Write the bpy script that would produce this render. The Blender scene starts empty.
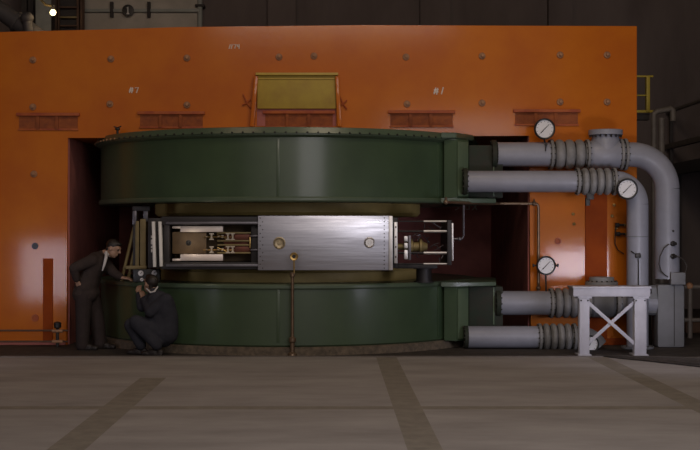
import bpy, bmesh, math, random
from mathutils import Vector, Matrix, Quaternion
random.seed(7)
PI = math.pi
scene = bpy.context.scene
C = scene.collection
CAMH, CAMD, F = 1.55, 17.5, 1296.0        # camera height, its distance from the yoke face, focal length in pixels (700 wide)
V = Vector


def at(px, py, d):
    """measured photo pixel at real distance d in front of the camera -> world point"""
    return V(((px - 333) * d / F, d - CAMD, CAMH + (230 - py) * d / F))


# ------------------------------------------------------------------ materials
def mat(name, col, rough=.5, metal=0., col2=None, nscale=3., bump=0., bscale=40., coat=0., coat_rough=.2,
        stretch=(1, 1, 1), lo=.35, hi=.65, spec=.5, rough2=None, aniso=0.):
    m = bpy.data.materials.new(name)
    m.use_nodes = True
    nt = m.node_tree
    b = nt.nodes['Principled BSDF']
    b.inputs['Base Color'].default_value = (*col, 1)
    b.inputs['Roughness'].default_value = rough
    b.inputs['Metallic'].default_value = metal
    b.inputs['Specular IOR Level'].default_value = spec
    b.inputs['Coat Weight'].default_value = coat
    b.inputs['Coat Roughness'].default_value = coat_rough
    if aniso:
        b.inputs['Anisotropic'].default_value = aniso
    tc = nt.nodes.new('ShaderNodeTexCoord')
    mp = nt.nodes.new('ShaderNodeMapping')
    mp.inputs['Scale'].default_value = stretch
    nt.links.new(tc.outputs['Object'], mp.inputs['Vector'])
    if col2 is not None:
        n = nt.nodes.new('ShaderNodeTexNoise')
        n.inputs['Scale'].default_value = nscale
        n.inputs['Detail'].default_value = 6
        n.inputs['Roughness'].default_value = .62
        nt.links.new(mp.outputs['Vector'], n.inputs['Vector'])
        r = nt.nodes.new('ShaderNodeValToRGB')
        r.color_ramp.elements[0].position = lo
        r.color_ramp.elements[0].color = (*col, 1)
        r.color_ramp.elements[1].position = hi
        r.color_ramp.elements[1].color = (*col2, 1)
        nt.links.new(n.outputs['Fac'], r.inputs['Fac'])
        nt.links.new(r.outputs['Color'], b.inputs['Base Color'])
        if rough2 is not None:
            mr = nt.nodes.new('ShaderNodeMapRange')
            mr.inputs['From Min'].default_value = lo
            mr.inputs['From Max'].default_value = hi
            mr.inputs['To Min'].default_value = rough
            mr.inputs['To Max'].default_value = rough2
            nt.links.new(n.outputs['Fac'], mr.inputs['Value'])
            nt.links.new(mr.outputs['Result'], b.inputs['Roughness'])
    if bump:
        n2 = nt.nodes.new('ShaderNodeTexNoise')
        n2.inputs['Scale'].default_value = bscale
        n2.inputs['Detail'].default_value = 4
        nt.links.new(mp.outputs['Vector'], n2.inputs['Vector'])
        bp = nt.nodes.new('ShaderNodeBump')
        bp.inputs['Strength'].default_value = bump
        bp.inputs['Distance'].default_value = .02
        nt.links.new(n2.outputs['Fac'], bp.inputs['Height'])
        nt.links.new(bp.outputs['Normal'], b.inputs['Normal'])
        if coat:
            nt.links.new(bp.outputs['Normal'], b.inputs['Coat Normal'])
    return m


def glow(name, col, strength):
    m = bpy.data.materials.new(name)
    m.use_nodes = True
    b = m.node_tree.nodes['Principled BSDF']
    b.inputs['Base Color'].default_value = (*col, 1)
    b.inputs['Emission Color'].default_value = (*col, 1)
    b.inputs['Emission Strength'].default_value = strength
    return m


M = {}
M['orange'] = mat('orange_paint', (.56, .155, .004), .5, col2=(.48, .115, .005), nscale=1.1, bump=.025, bscale=14, coat=.42, coat_rough=.11, spec=.12)
M['orange_band_and_foot'] = mat('orange_reflection_band_and_foot', (.33, .065, .010), .85, col2=(.27, .05, .010), nscale=3, spec=.15)  # darker orange of the reflections painted on both limbs, also the right foot
M['orange_dirt'] = mat('worn_orange_paint', (.46, .115, .02), .65, col2=(.30, .05, .02), nscale=5, bump=.1)
M['red_oxide'] = mat('red_oxide_paint', (.33, .085, .016), .75, col2=(.21, .05, .014), nscale=9, bump=.15)
M['red_shade_and_foot'] = mat('red_shade_and_foot_paint', (.46, .165, .145), .85, col2=(.36, .135, .12), nscale=4, spec=.2)  # shaded orange of the opening painted red; also hatch recess and left foot
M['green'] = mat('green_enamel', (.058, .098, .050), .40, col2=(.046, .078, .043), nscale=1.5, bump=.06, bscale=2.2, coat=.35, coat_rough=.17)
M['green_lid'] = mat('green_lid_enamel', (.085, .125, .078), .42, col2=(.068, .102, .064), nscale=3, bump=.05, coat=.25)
M['green_pale'] = mat('pale_green_enamel', (.12, .17, .10), .5, col2=(.10, .145, .09), nscale=3)
M['olive'] = mat('olive_pole_steel', (.60, .46, .17), .5, col2=(.48, .36, .13), nscale=3)
M['yellow'] = mat('olive_yellow_panel', (.42, .30, .035), .6, col2=(.34, .22, .03), nscale=3.5, bump=.06, lo=.4, hi=.7)
M['yellow_trim'] = mat('yellow_trim', (.55, .40, .06), .5, col2=(.46, .32, .05), nscale=5)
M['yellow_rail'] = mat('yellow_rail_paint', (.48, .36, .03), .5, col2=(.4, .3, .03), nscale=6)
M['brown'] = mat('rough_brown_base', (.16, .125, .09), .9, col2=(.08, .065, .05), nscale=14, bump=.6, bscale=30)
M['concrete'] = mat('floor_concrete', (.40, .37, .35), .75, col2=(.275, .25, .235), stretch=(.7, 1.6, 1), nscale=1.1, bump=.08, bscale=18, rough2=.85, lo=.3, hi=.7, spec=.3)
M['strip'] = mat('floor_joint_board', (.285, .255, .21), .8, col2=(.22, .195, .165), nscale=6, bump=.1, spec=.25)
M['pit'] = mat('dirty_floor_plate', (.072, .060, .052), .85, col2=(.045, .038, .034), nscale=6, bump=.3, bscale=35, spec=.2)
M['lip'] = mat('worn_floor_edge', (.17, .15, .135), .75, col2=(.13, .11, .10), nscale=8)
M['alu'] = mat('brushed_aluminium', (.66, .67, .76), .24, 1., col2=(.36, .365, .43), nscale=1.2, stretch=(.4, 1, 6), rough2=.48, bump=.12, bscale=3, lo=.3, hi=.7)
M['alu_edge'] = mat('aluminium_edge', (.68, .66, .66), .4, 1., col2=(.55, .53, .53), nscale=8)
M['liner'] = mat('polished_liner', (.80, .72, .68), .45, .6, col2=(.72, .63, .58), nscale=3)
M['steel'] = mat('dark_steel', (.034, .031, .033), .5, .3, col2=(.024, .021, .023), nscale=5, bump=.05)
M['rail_steel'] = mat('grey_steel_rail', (.16, .15, .17), .38, .7, col2=(.12, .115, .13), nscale=6)
M['chamber'] = mat('brown_chamber_plate', (.17, .11, .055), .5, .3, col2=(.11, .07, .035), nscale=5)
M['copper'] = mat('copper_bar', (.17, .05, .03), .42, .5, col2=(.11, .034, .02), nscale=7)
M['brass'] = mat('brass', (.55, .38, .15), .38, .8, col2=(.42, .28, .10), nscale=7)
M['brass_dark'] = mat('tarnished_brass', (.27, .205, .085), .5, .3, col2=(.19, .145, .06), nscale=7)
M['porcelain'] = mat('cream_insulator', (.62, .55, .45), .35, col2=(.54, .47, .38), nscale=9)
M['pale_brass'] = mat('pale_brass', (.50, .42, .28), .45, .7, col2=(.34, .28, .18), nscale=22)
M['flange'] = mat('dark_green_flange', (.026, .038, .026), .65, col2=(.036, .034, .026), nscale=8, spec=.2)
M['white'] = mat('white_paint', (.74, .73, .72), .45, col2=(.66, .65, .64), nscale=8)
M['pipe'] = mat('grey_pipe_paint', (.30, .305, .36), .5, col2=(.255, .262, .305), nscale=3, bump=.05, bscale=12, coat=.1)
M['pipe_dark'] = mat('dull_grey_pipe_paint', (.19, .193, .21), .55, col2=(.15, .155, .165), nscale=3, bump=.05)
M['bellow'] = mat('grey_rubber_joint', (.27, .265, .265), .6, col2=(.17, .165, .16), nscale=7, bump=.1)
M['bolt_dark'] = mat('dark_bolt', (.03, .028, .028), .5, .5, col2=(.05, .045, .04), nscale=9)
M['stand'] = mat('pale_grey_stand_paint', (.44, .43, .47), .5, col2=(.36, .35, .39), nscale=5, bump=.04)
M['black'] = mat('black_enamel', (.012, .012, .013), .4, col2=(.018, .017, .017), nscale=6)
M['dial'] = mat('white_dial', (.78, .77, .78), .5, col2=(.72, .71, .72), nscale=8)
M['wall'] = mat('grimy_concrete_wall', (.18, .145, .135), .9, col2=(.12, .096, .09), nscale=.8, stretch=(1, 1, .3), spec=.2)
M['siding'] = mat('grey_siding', (.52, .47, .41), .8, col2=(.38, .345, .30), nscale=1.6)
M['beam'] = mat('dark_building_steel', (.05, .042, .04), .8, col2=(.035, .03, .03), nscale=3)
M['beam_warm'] = mat('rusty_building_steel', (.13, .07, .04), .75, col2=(.085, .045, .03), nscale=5)
M['duct'] = mat('grey_duct', (.10, .092, .096), .6, col2=(.07, .065, .07), nscale=3)
M['conduit'] = mat('grey_conduit', (.16, .135, .112), .6, col2=(.115, .098, .082), nscale=5)
M['sheet'] = mat('pale_sheet', (.36, .37, .34), .7, col2=(.28, .29, .27), nscale=2.5)
M['ceil'] = mat('dark_ceiling', (.06, .05, .05), .9, col2=(.04, .035, .035), nscale=1)
M['chalk'] = mat('white_chalk', (.80, .74, .68), .9, col2=(.68, .6, .54), nscale=60, spec=.1)
M['rivet'] = mat('worn_grey_bolt', (.46, .24, .12), .6, 0., col2=(.26, .13, .07), nscale=20)
M['cable'] = mat('black_rubber_cable', (.06, .048, .043), .65, col2=(.03, .026, .024), nscale=12)
M['bronze_pipe'] = mat('bronze_tube', (.24, .165, .11), .42, .6, col2=(.16, .11, .075), nscale=9)
M['skin'] = mat('skin', (.42, .26, .18), .55, col2=(.37, .22, .15), nscale=12)
M['hair'] = mat('dark_hair', (.014, .010, .008), .5, col2=(.022, .016, .012), nscale=30, stretch=(1, 1, .3), bump=.3, bscale=60)
M['suit'] = mat('dark_brown_suit', (.052, .038, .034), .9, col2=(.04, .03, .027), nscale=12, bump=.3, bscale=14, spec=.2)
M['trouser'] = mat('dark_brown_trousers', (.042, .031, .029), .9, col2=(.033, .025, .024), nscale=10, bump=.3, bscale=12, spec=.2)
M['coverall'] = mat('slate_blue_coverall', (.040, .041, .052), .9, col2=(.03, .031, .04), nscale=10, bump=.35, bscale=12, spec=.2)
M['shirt'] = mat('white_shirt', (.62, .60, .60), .8, col2=(.54, .52, .52), nscale=12)
M['shoe'] = mat('black_leather', (.016, .012, .011), .6, col2=(.022, .016, .014), nscale=12)
M['eye'] = mat('dark_eye', (.02, .016, .014), .2, col2=(.03, .02, .018), nscale=50)
M['bulb'] = glow('lit_bulb', (1., .74, .38), 5)


# ------------------------------------------------------------------ mesh helpers
def bx(bm, c, s, rot=None, bev=0.):
    r = bmesh.ops.create_cube(bm, size=1.)
    mx = Matrix.Translation(c) @ (rot.to_4x4() if rot else Matrix()) @ Matrix.Diagonal((*s, 1))
    bmesh.ops.transform(bm, matrix=mx, verts=r['verts'])
    if bev:
        ed = list({e for v in r['verts'] for e in v.link_edges})
        bmesh.ops.bevel(bm, geom=ed, offset=bev, segments=2, affect='EDGES', profile=.6)


def box2(bm, a, b, bev=0.):
    a, b = V(a), V(b)
    bx(bm, (a + b) / 2, (abs(b.x - a.x), abs(b.y - a.y), abs(b.z - a.z)), bev=bev)


def frame_of(d):
    d = d.normalized()
    a = V((0, 0, 1)) if abs(d.z) < .9 else V((1, 0, 0))
    x = d.cross(a).normalized()
    return x, d.cross(x).normalized()


def ring_loft(bm, rings, closed_ends=True, loop=False):
    n = len(rings[0])
    vs = [[bm.verts.new(p) for p in r] for r in rings]
    m = len(vs)
    for i in range(m if loop else m - 1):
        A, B = vs[i], vs[(i + 1) % m]
        for k in range(n):
            bm.faces.new((A[k], A[(k + 1) % n], B[(k + 1) % n], B[k]))
    if closed_ends and not loop:
        bm.faces.new(list(reversed(vs[0])))
        bm.faces.new(vs[-1])


def tube(bm, pts, r, seg=12, caps=True):
    """round tube along a polyline; r is a number or one radius per point"""
    pts = [V(p) for p in pts]
    rr = r if isinstance(r, (list, tuple)) else [r] * len(pts)
    rings = []
    px = None
    for i, p in enumerate(pts):
        t = (pts[min(i + 1, len(pts) - 1)] - pts[max(i - 1, 0)])
        if t.length < 1e-9:
            t = V((0, 0, 1))
        t.normalize()
        if px is None:
            x, y = frame_of(t)
        else:
            x = (px - t * px.dot(t)).normalized()
            y = t.cross(x)
        px = x
        y = t.cross(x)
        rings.append([p + x * (rr[i] * math.cos(2 * PI * k / seg)) + y * (rr[i] * math.sin(2 * PI * k / seg)) for k in range(seg)])
    ring_loft(bm, rings, caps)


def bend(p0, corner, p1, rad, n=9):
    """points of an elbow that rounds the corner"""
    p0, c, p1 = V(p0), V(corner), V(p1)
    a = (p0 - c).normalized()
    b = (p1 - c).normalized()
    s, e = c + a * rad, c + b * rad
    o = c + (a + b) * rad
    out = []
    for i in range(n + 1):
        t = i / n * PI / 2
        out.append(o - b * rad * math.cos(t) - a * rad * math.sin(t))
    return out


def lathe(bm, o, axis, prof, seg=32, caps=True):
    """prof: list of (distance along axis, radius)"""
    o, axis = V(o), V(axis).normalized()
    x, y = frame_of(axis)
    rings = [[o + axis * h + x * (r * math.cos(2 * PI * k / seg)) + y * (r * math.sin(2 * PI * k / seg)) for k in range(seg)] for h, r in prof]
    ring_loft(bm, rings, caps)


def sweep_z(bm, cx, cy, prof, seg=160, a0=0., a1=2 * PI):
    """revolve a closed profile [(radius, z)] about a vertical axis"""
    full = abs(a1 - a0 - 2 * PI) < 1e-6
    n = seg if full else seg + 1
    rings = []
    for k in range(n):
        a = a0 + (a1 - a0) * k / seg
        rings.append([V((cx + r * math.cos(a), cy + r * math.sin(a), z)) for r, z in prof])
    ring_loft(bm, rings, not full, full)


def ball(bm, c, r, scale=(1, 1, 1), rot=None, sub=2):
    g = bmesh.ops.create_icosphere(bm, subdivisions=sub, radius=r)
    mx = Matrix.Translation(c) @ (rot.to_4x4() if rot else Matrix()) @ Matrix.Diagonal((*scale, 1))
    bmesh.ops.transform(bm, matrix=mx, verts=g['verts'])


def strokes(bm, o, lines, s, r, ux=V((1, 0, 0)), uy=V((0, 0, 1))):
    for ln in lines:
        tube(bm, [V(o) + ux * (a * s) + uy * (b * s) for a, b in ln], r, 5)


def world_of(o):
    p = V((0, 0, 0))
    while o is not None:
        p += o.location
        o = o.parent
    return p


def obj(name, bm, m, parent=None, origin=None, smooth=True, sharp=35, label=None):
    """link one mesh object; vertices are given in world space"""
    bmesh.ops.recalc_face_normals(bm, faces=bm.faces)
    org = V(origin) if origin is not None else V((0, 0, 0))
    off = world_of(parent) if parent is not None else org
    bmesh.ops.translate(bm, verts=bm.verts, vec=-off)
    me = bpy.data.meshes.new(name)
    bm.to_mesh(me)
    bm.free()
    if smooth:
        for p in me.polygons:
            p.use_smooth = True
        me.set_sharp_from_angle(angle=math.radians(sharp))
    me.materials.append(M[m] if isinstance(m, str) else m)
    o = bpy.data.objects.new(name, me)
    C.objects.link(o)
    if parent is not None:
        o.parent = parent
    else:
        o.location = org
    if label:
        o['label'] = label
    return o


def nb():
    return bmesh.new()


def thing(name, label, cat, loc, group=None):
    o = bpy.data.objects.new(name, None)
    o.empty_display_size = .1
    C.objects.link(o)
    o.location = loc
    o['label'] = label
    o['category'] = cat
    if group:
        o['group'] = group
    return o


def tag(o, label, cat, group=None):
    o['label'] = label
    o['category'] = cat
    if group:
        o['group'] = group
    return o


def struct(name, bm, m, smooth=False):
    o = obj(name, bm, m, smooth=smooth)
    o['kind'] = 'structure'
    return o


def part_box(name, m, parent, a, b, bev=0., label=None):
    bm = nb()
    box2(bm, a, b, bev)
    return obj(name, bm, m, parent, label=label)


def part_tube(name, m, parent, pts, r, seg=12, label=None):
    bm = nb()
    tube(bm, pts, r, seg)
    return obj(name, bm, m, parent, label=label)


# ------------------------------------------------------------------ the hall
EDGE = -1.66                              # where the poured floor ends and the plate around the magnet begins
xs = [-11.5, -2.02, -1.75, .525, .775, 3.10, 3.34, 10.5]
ys = [-26, -6.30, -6.10, -3.9, EDGE]
bm = nb()
for i in range(len(xs) - 1):
    for j in range(len(ys) - 1):
        q = [bm.verts.new((x, y, 0)) for x, y in ((xs[i], ys[j]), (xs[i + 1], ys[j]), (xs[i + 1], ys[j + 1]), (xs[i], ys[j + 1]))]
        f = bm.faces.new(q)
        strip = (j == 1) or i == 3 or (i == 1 and j < 3) or (i == 5)
        f.material_index = 1 if strip else 0
bmesh.ops.remove_doubles(bm, verts=bm.verts, dist=1e-5)
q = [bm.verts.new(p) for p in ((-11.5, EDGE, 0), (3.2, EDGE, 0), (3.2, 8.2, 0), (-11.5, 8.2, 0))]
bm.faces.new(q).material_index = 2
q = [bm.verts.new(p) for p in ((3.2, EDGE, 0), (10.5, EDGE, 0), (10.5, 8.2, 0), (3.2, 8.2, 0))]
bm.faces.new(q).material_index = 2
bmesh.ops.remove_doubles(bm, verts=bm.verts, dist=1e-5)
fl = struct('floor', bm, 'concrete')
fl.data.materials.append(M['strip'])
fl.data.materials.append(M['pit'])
fl['label'] = 'grey concrete slab floor crossed by darker joint boards'
bm = nb(); box2(bm, (-11.5, EDGE - .05, -.02), (3.3, EDGE + .02, .012)); struct('trim_1', bm, 'lip')
bm = nb(); box2(bm, (-11.5, 8, 0), (10.5, 8.25, 9)); struct('wall_back', bm, 'wall')
bm = nb(); box2(bm, (7.7, -26, 0), (7.95, 8.2, 9)); struct('wall_right', bm, 'wall')
bm = nb(); box2(bm, (-11.5, -26, 0), (-11.25, 8.2, 9)); struct('wall_left', bm, 'wall')
bm = nb(); box2(bm, (-11.5, -26, 9), (10.5, 8.2, 9.2)); struct('ceiling', bm, 'ceil')

# ------------------------------------------------------------------ the magnet yoke
OX0, OX1, OZ = -3.59, 2.66, 2.835          # the opening that holds the coils
YX0, YX1, YZ, YB = -5.55, 4.105, 4.305, 4.2
CX, CY, RR = -.649, 1.2, 2.66
yoke = thing('magnet_yoke', 'huge orange steel magnet yoke around the dark opening with the green coils', 'magnet', (CX, 2, 0))
bm = nb()
# front and back outline of the arch, extruded; the left end of the top edge sags a little, as in the photograph
out = [(YX0, 0), (OX0, 0), (OX0, OZ - .03), (OX1, OZ), (OX1, 0), (YX1, 0), (YX1, YZ), (.4, YZ + .012), (-2.1, YZ - .015), (-3.2, YZ - .05), (YX0, YZ - .105)]
fr = [bm.verts.new((x, 0, z)) for x, z in out]
bk = [bm.verts.new((x, YB, z)) for x, z in out]
bm.faces.new(fr)
bm.faces.new(list(reversed(bk)))
for i in range(len(out)):
    j = (i + 1) % len(out)
    bm.faces.new((fr[i], bk[i], bk[j], fr[j]))
bmesh.ops.bevel(bm, geom=[e for e in bm.edges if all(v.co.y < .001 for v in e.verts)], offset=.012, segments=2, affect='EDGES')
obj('yoke_frame', bm, 'orange', yoke)
# shade inside the orange opening, painted on as dark red faces
part_box('opening_shade_face', 'red_shade_and_foot', yoke, (OX0 - .0, .06, 0), (OX0 + .02, YB, OZ - .04), label='orange inner face of the opening, its shade painted dark red')
part_box('opening_shade_face', 'red_shade_and_foot', yoke, (OX1 - .02, .06, 0), (OX1, YB, OZ - .01), label='orange inner face of the opening, its shade painted dark red')
part_box('opening_shade_sheet', 'red_shade_and_foot', yoke, (OX0, YB - .05, 0), (OX1, YB, OZ - .04), label='added sheet closing the opening, its shade painted dark red')  # added sheet, carries the dark of the open recess as colour
for z0, z1 in ((1.742, OZ - .04), (.0, 1.03)):
    bm = nb()
    sweep_z(bm, CX, CY, [(1.0, z0), (1.86, z0), (1.9, z0 + .04), (1.9, z1 - .04), (1.86, z1), (1.0, z1)], 120)
    obj('pole_piece', bm, 'olive', yoke, label='olive brown round pole face')
D0 = CAMD
for px, py in ((33, 60), (111, 59), (110, 104), (187, 58), (187, 105), (279, 57), (314, 56), (406, 57), (407, 104), (482, 56),
               (482, 103), (560, 55), (607, 55), (560, 102), (607, 102), (34, 174), (33, 107)):
    p = at(px, py, D0)
    bm = nb()
    lathe(bm, p + V((0, .01, 0)), (0, -1, 0), [(0, .047), (.02, .047), (.03, .04)], 14)
    lathe(bm, p + V((.004, -.018, .003)), (0, -1, 0), [(0, .026), (.028, .026), (.036, .02)], 6)
    obj('yoke_bolt', bm, 'rivet', yoke)
p = at(35, 318, D0)
bm = nb(); lathe(bm, p + V((0, .01, 0)), (0, -1, 0), [(0, .05), (.03, .05), (.03, .03), (.012, .028)], 16); obj('yoke_bolt', bm, 'orange_dirt', yoke)
p = at(35, 246, D0)
bm = nb(); lathe(bm, p + V((0, .01, 0)), (0, -1, 0), [(0, .045), (.016, .045), (.016, .02)], 18); obj('access_hole', bm, 'black', yoke, label='round black hole plug')
p = at(558, 241, D0)
bm = nb(); lathe(bm, p + V((0, .01, 0)), (0, -1, 0), [(0, .045), (.03, .045), (.03, .026), (.012, .024)], 16); obj('yoke_bolt', bm, 'orange_dirt', yoke)


def slot(x0, x1, y0, y1, depth=D0):
    a, b = at(x0, y1, depth), at(x1, y0, depth)
    bm = nb(); box2(bm, (a.x + .03, -.008, a.z), (b.x - .03, .02, b.z - .03)); s = obj('lifting_bracket', bm, 'red_oxide', yoke, label='red brown bracket with three cells')
    part_box('bracket_rail', 'orange_dirt', s, (a.x, -.05, b.z - .042), (b.x, .01, b.z), .006)
    part_box('bracket_rail', 'orange_dirt', s, (a.x + .02, -.022, a.z - .012), (b.x - .02, .01, a.z + .012), .004)
    for f in (.335, .635):
        xm = a.x + (b.x - a.x) * f
        part_box('bracket_divider', 'red_oxide', s, (xm - .022, -.032, a.z), (xm + .022, .01, b.z - .02), .004)
    return s


slot(17, 80, 113, 129.5)
slot(138, 205, 111.5, 127.5)
slot(388, 455, 110.5, 126.5)
slot(513, 580, 109.5, 125)
# the yellow hatch above the upper coil and its orange side rails
a, b = at(257, 126, D0), at(336, 74, D0)
part_box('hatch_recess', 'red_shade_and_foot', yoke, (a.x, -.006, a.z), (b.x, .02, b.z - .4))
slot(263, 335, 110.8, 127)
a, b = at(257.5, 109, D0), at(336, 76, D0)
bm = nb(); box2(bm, (a.x, -.05, a.z), (b.x, .01, b.z), .008)
hp = obj('hatch_panel', bm, 'yellow', yoke, label='olive yellow hatch panel')
part_box('hatch_ledge', 'yellow_trim', hp, (a.x - .02, -.10, b.z), (b.x + .03, .01, b.z + .035), .006)
part_box('hatch_ledge', 'yellow_trim', hp, (a.x, -.065, b.z - .05), (b.x, .0, b.z - .035), .004)
for x0, x1 in ((256.5, 252.5), (337.2, 339.5)):
    p, q = at(x0, 77, D0), at(x1, 127, D0)
    bm = nb()
    d = q - p
    bx(bm, (p + q) / 2 + V((0, -.05, 0)), (.055, .11, d.length), Matrix.Rotation(-math.atan2(-d.x, -d.z) + 0, 3, 'Y').inverted(), .006)
    obj('hatch_side_rail', bm, 'orange', yoke)
for px, py in ((247, 103), (343, 104)):                       # hinge straps beside the hatch
    p = at(px, py, D0)
    bm = nb()
    tube(bm, [p + V((-.05, -.02, .12)), p + V((0, -.03, 0)), p + V((.05, -.02, -.07))], .011, 6)
    tube(bm, [p + V((.05, -.02, .05)), p + V((0, -.03, 0)), p + V((-.06, -.02, -.03))], .011, 6)
    obj('hatch_latch', bm, 'orange_dirt', yoke)
# dark reflections on both limbs, put in as matte orange bands
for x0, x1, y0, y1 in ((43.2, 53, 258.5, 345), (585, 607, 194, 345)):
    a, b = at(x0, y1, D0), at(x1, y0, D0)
    part_box('reflection_band', 'orange_band_and_foot', yoke, (a.x, -.018, max(a.z, .02)), (b.x, .01, b.z), .004, label='dark reflection painted as a duller orange vertical band')
for px, py in ((573, 214), (574, 224), (614, 205), (616, 228), (612, 216)):
    p = at(px, py, D0)
    bm = nb(); lathe(bm, p + V((0, .01, 0)), (0, -1, 0), [(0, .022), (.02, .022), (.025, .012), (.05, .012), (.055, .004)], 10); obj('grease_nipple', bm, 'brass', yoke)
# base edge
part_box('yoke_foot', 'red_shade_and_foot', yoke, (YX0, -.035, 0), (OX0 - .02, .01, .035), .006)
part_box('yoke_foot', 'orange_band_and_foot', yoke, (OX1 + .02, -.05, 0), (YX1, .01, .09), .006)
# chalk writing
HASH = [[(0, .1), (.25, 1)], [(.35, .05), (.5, .95)], [(-.08, .35), (.6, .42)], [(-.03, .65), (.62, .72)]]


def chalk(o, glyphs, size, r):
    for g in glyphs:
        bm = nb(); strokes(bm, o, g, size, r); obj('chalk_numeral', bm, 'chalk', yoke, label='white chalk writing')


chalk(at(129.5, 93.5, D0) + V((0, -.003, 0)), [HASH, [[(.85, .85), (1.4, .95), (1.1, .1)]]], .085, .0085)
chalk(at(434, 95, D0) + V((0, -.003, 0)), [HASH, [[(1.0, .1), (1.25, 1.05)]]], .10, .0095)
chalk(at(229, 49.5, D0) + V((0, -.003, 0)), [[[(0, .1), (.2, .8)]], [[(.35, .1), (.5, .8)]], [[(.7, .75), (1.1, .8), (.9, .15)]],
                                             [[(1.3, .8), (1.35, .45), (1.7, .5)], [(1.6, .85), (1.6, .1)]]], .085, .0078)
chalk(V((OX1 - .62, YB - .053, 1.87)), [[[(.5, 1), (0, .8), (.5, .35), (0, .1)]], [[(1.3, 1), (1.3, .2), (1.8, .2), (1.8, 1)]], [[(2.2, .1), (2.9, 1)], [(2.3, 1), (2.8, .1)]]], .13, .012)

# ------------------------------------------------------------------ the two coil tanks
bm = nb(); sweep_z(bm, CX, CY, [(1.95, 0), (2.74, 0), (2.715, .085), (2.69, .10), (1.95, .10)], 140); struct('trim_2', bm, 'brown', True)


def coil(name, label, z0, z1, zl0, lid_m, lid_side, parent_at):
    t = thing(name, label, 'magnet coil', (CX, CY, parent_at))
    zb0, zb1 = z0, z1
    bm = nb()
    sweep_z(bm, CX, CY, [(1.95, zb0), (RR - .02, zb0), (RR, zb0 + .02), (RR, zb1 - .02), (RR - .02, zb1), (1.95, zb1)], 200)
    obj('coil_shell', bm, 'green', t)
    # turned-over flange along the gap side
    g0, g1 = (z0 - .0, z0 + .055) if lid_side == 'top' else (z1 - .055, z1)
    bm = nb()
    sweep_z(bm, CX, CY, [(2.5, g0 - .004), (RR + .018, g0 - .004), (RR + .03, g0 + .012), (RR + .03, g1 - .012), (RR + .018, g1 + .004), (2.5, g1 + .004)], 200)
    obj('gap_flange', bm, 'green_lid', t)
    if lid_side == 'top':
        bm = nb()
        sweep_z(bm, CX, CY, [(1.95, zl0), (RR + .07, zl0), (RR + .075, zl0 + .006), (RR + .045, zl0 + .078), (RR + .03, zl0 + .084), (1.95, zl0 + .084)], 200)
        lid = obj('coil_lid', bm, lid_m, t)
        bm = nb()
        sweep_z(bm, CX, CY, [(2.5, zl0 - .04), (RR + .02, zl0 - .04), (RR + .06, zl0 - .012), (RR + .06, zl0 + .002), (2.5, zl0 + .002)], 200)
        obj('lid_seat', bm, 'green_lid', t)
        for k in range(64):
            a = PI + PI * (k + .5) / 64
            if a < PI * 1.02 or a > PI * 1.93:
                continue
            n = V((math.cos(a), math.sin(a), 0))
            bm = nb(); lathe(bm, V((CX, CY, zl0 + .014)) + n * (RR + .055), n, [(0, .013), (.026, .013), (.032, .009)], 6)
            obj('lid_bolt', bm, 'rivet' if a < PI * 1.2 else 'bolt_dark', lid)
    # seam plates on the shell
    for px, w in ((279, .035), (443, .05)):
        X = (px - 333) / F * 16.3
        s = max(-1, min(1, (X - CX) / RR))
        a = -math.acos(s)
        n = V((math.cos(a), math.sin(a), 0))
        bm = nb(); bx(bm, V((CX, CY, (z0 + z1) / 2)) + n * (RR + .004), (.012, w, (z1 - z0) - .12), Matrix.Rotation(a, 3, 'Z'), .003)
        obj('seam_strip', bm, 'green', t)
    # connection boxes for the water pipes on the right
    upper = lid_side == 'top'

    def prism(nm, m, par, plan, za, zb, bev=.008, label=None):
        bm = nb()
        lo = [bm.verts.new((q.x, q.y, za)) for q in plan]
        hi = [bm.verts.new((q.x, q.y, zb)) for q in plan]
        bm.faces.new(lo); bm.faces.new(hi)
        for i in range(len(plan)):
            j = (i + 1) % len(plan)
            bm.faces.new((lo[i], lo[j], hi[j], hi[i]))
        bmesh.ops.bevel(bm, geom=list(bm.edges), offset=bev, segments=2, affect='EDGES')
        return obj(nm, bm, m, par, label=label)
    ext = [at(441, 0, 16.87), at(456, 0, 16.9), at(474, 0, 17.38), at(474, 0, 19), at(441, 0, 19)]
    ext2 = [at(441, 0, 16.87), at(456, 0, 16.86), at(496, 0, 17.1), at(496, 0, 18.6), at(441, 0, 19)]
    if upper:
        prism('lid_extension', lid_m, t, ext, zl0 + .004, zl0 + .08, .012)
        prism('lip_extension', 'green_lid', t, ext2, z0, z0 + .06)
        za, zb, zc, zd = z0 + .06, z1 - .004, z0 + .07, z1 - .07
    else:
        prism('lip_extension', 'green_lid', t, ext2, z1 - .06, z1 - .004)
        za, zb, zc, zd = z0, z1 - .06, z0 + .18, z1 - .07
    jb = prism('junction_box', 'green', t, [at(444, 0, 16.98), at(457, 0, 16.92), at(468.5, 0, 17.10), at(468.5, 0, 18.6), at(446, 0, 18.6)], za, zb)
    q0, q1 = at(457.5, 0, 16.915), at(468, 0, 17.095)
    bm = nb()
    d = (q1 - q0); d.z = 0
    nrm = V((d.y, -d.x, 0)).normalized()
    mid = (q0 + q1) / 2; mid.z = (za + zb) / 2
    bx(bm, mid + nrm * .004, (d.length * .96, .012, (zb - za) * .92), Matrix.Rotation(math.atan2(d.y, d.x), 3, 'Z'), .003)
    obj('cover_plate', bm, 'green_pale', jb, label='paler green cover plate')
    a, b = at(469, 0, 17.14), at(495, 0, 18.3)
    jb2 = part_box('junction_box', 'flange', t, (a.x, a.y, zc), (b.x - .04, b.y, zd), .01)
    part_box('corner_angle', 'green_pale', jb2, (b.x - .17, a.y - .008, zc + .02), (b.x - .155, a.y + .03, zd - .01), .003)
    return t


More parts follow.
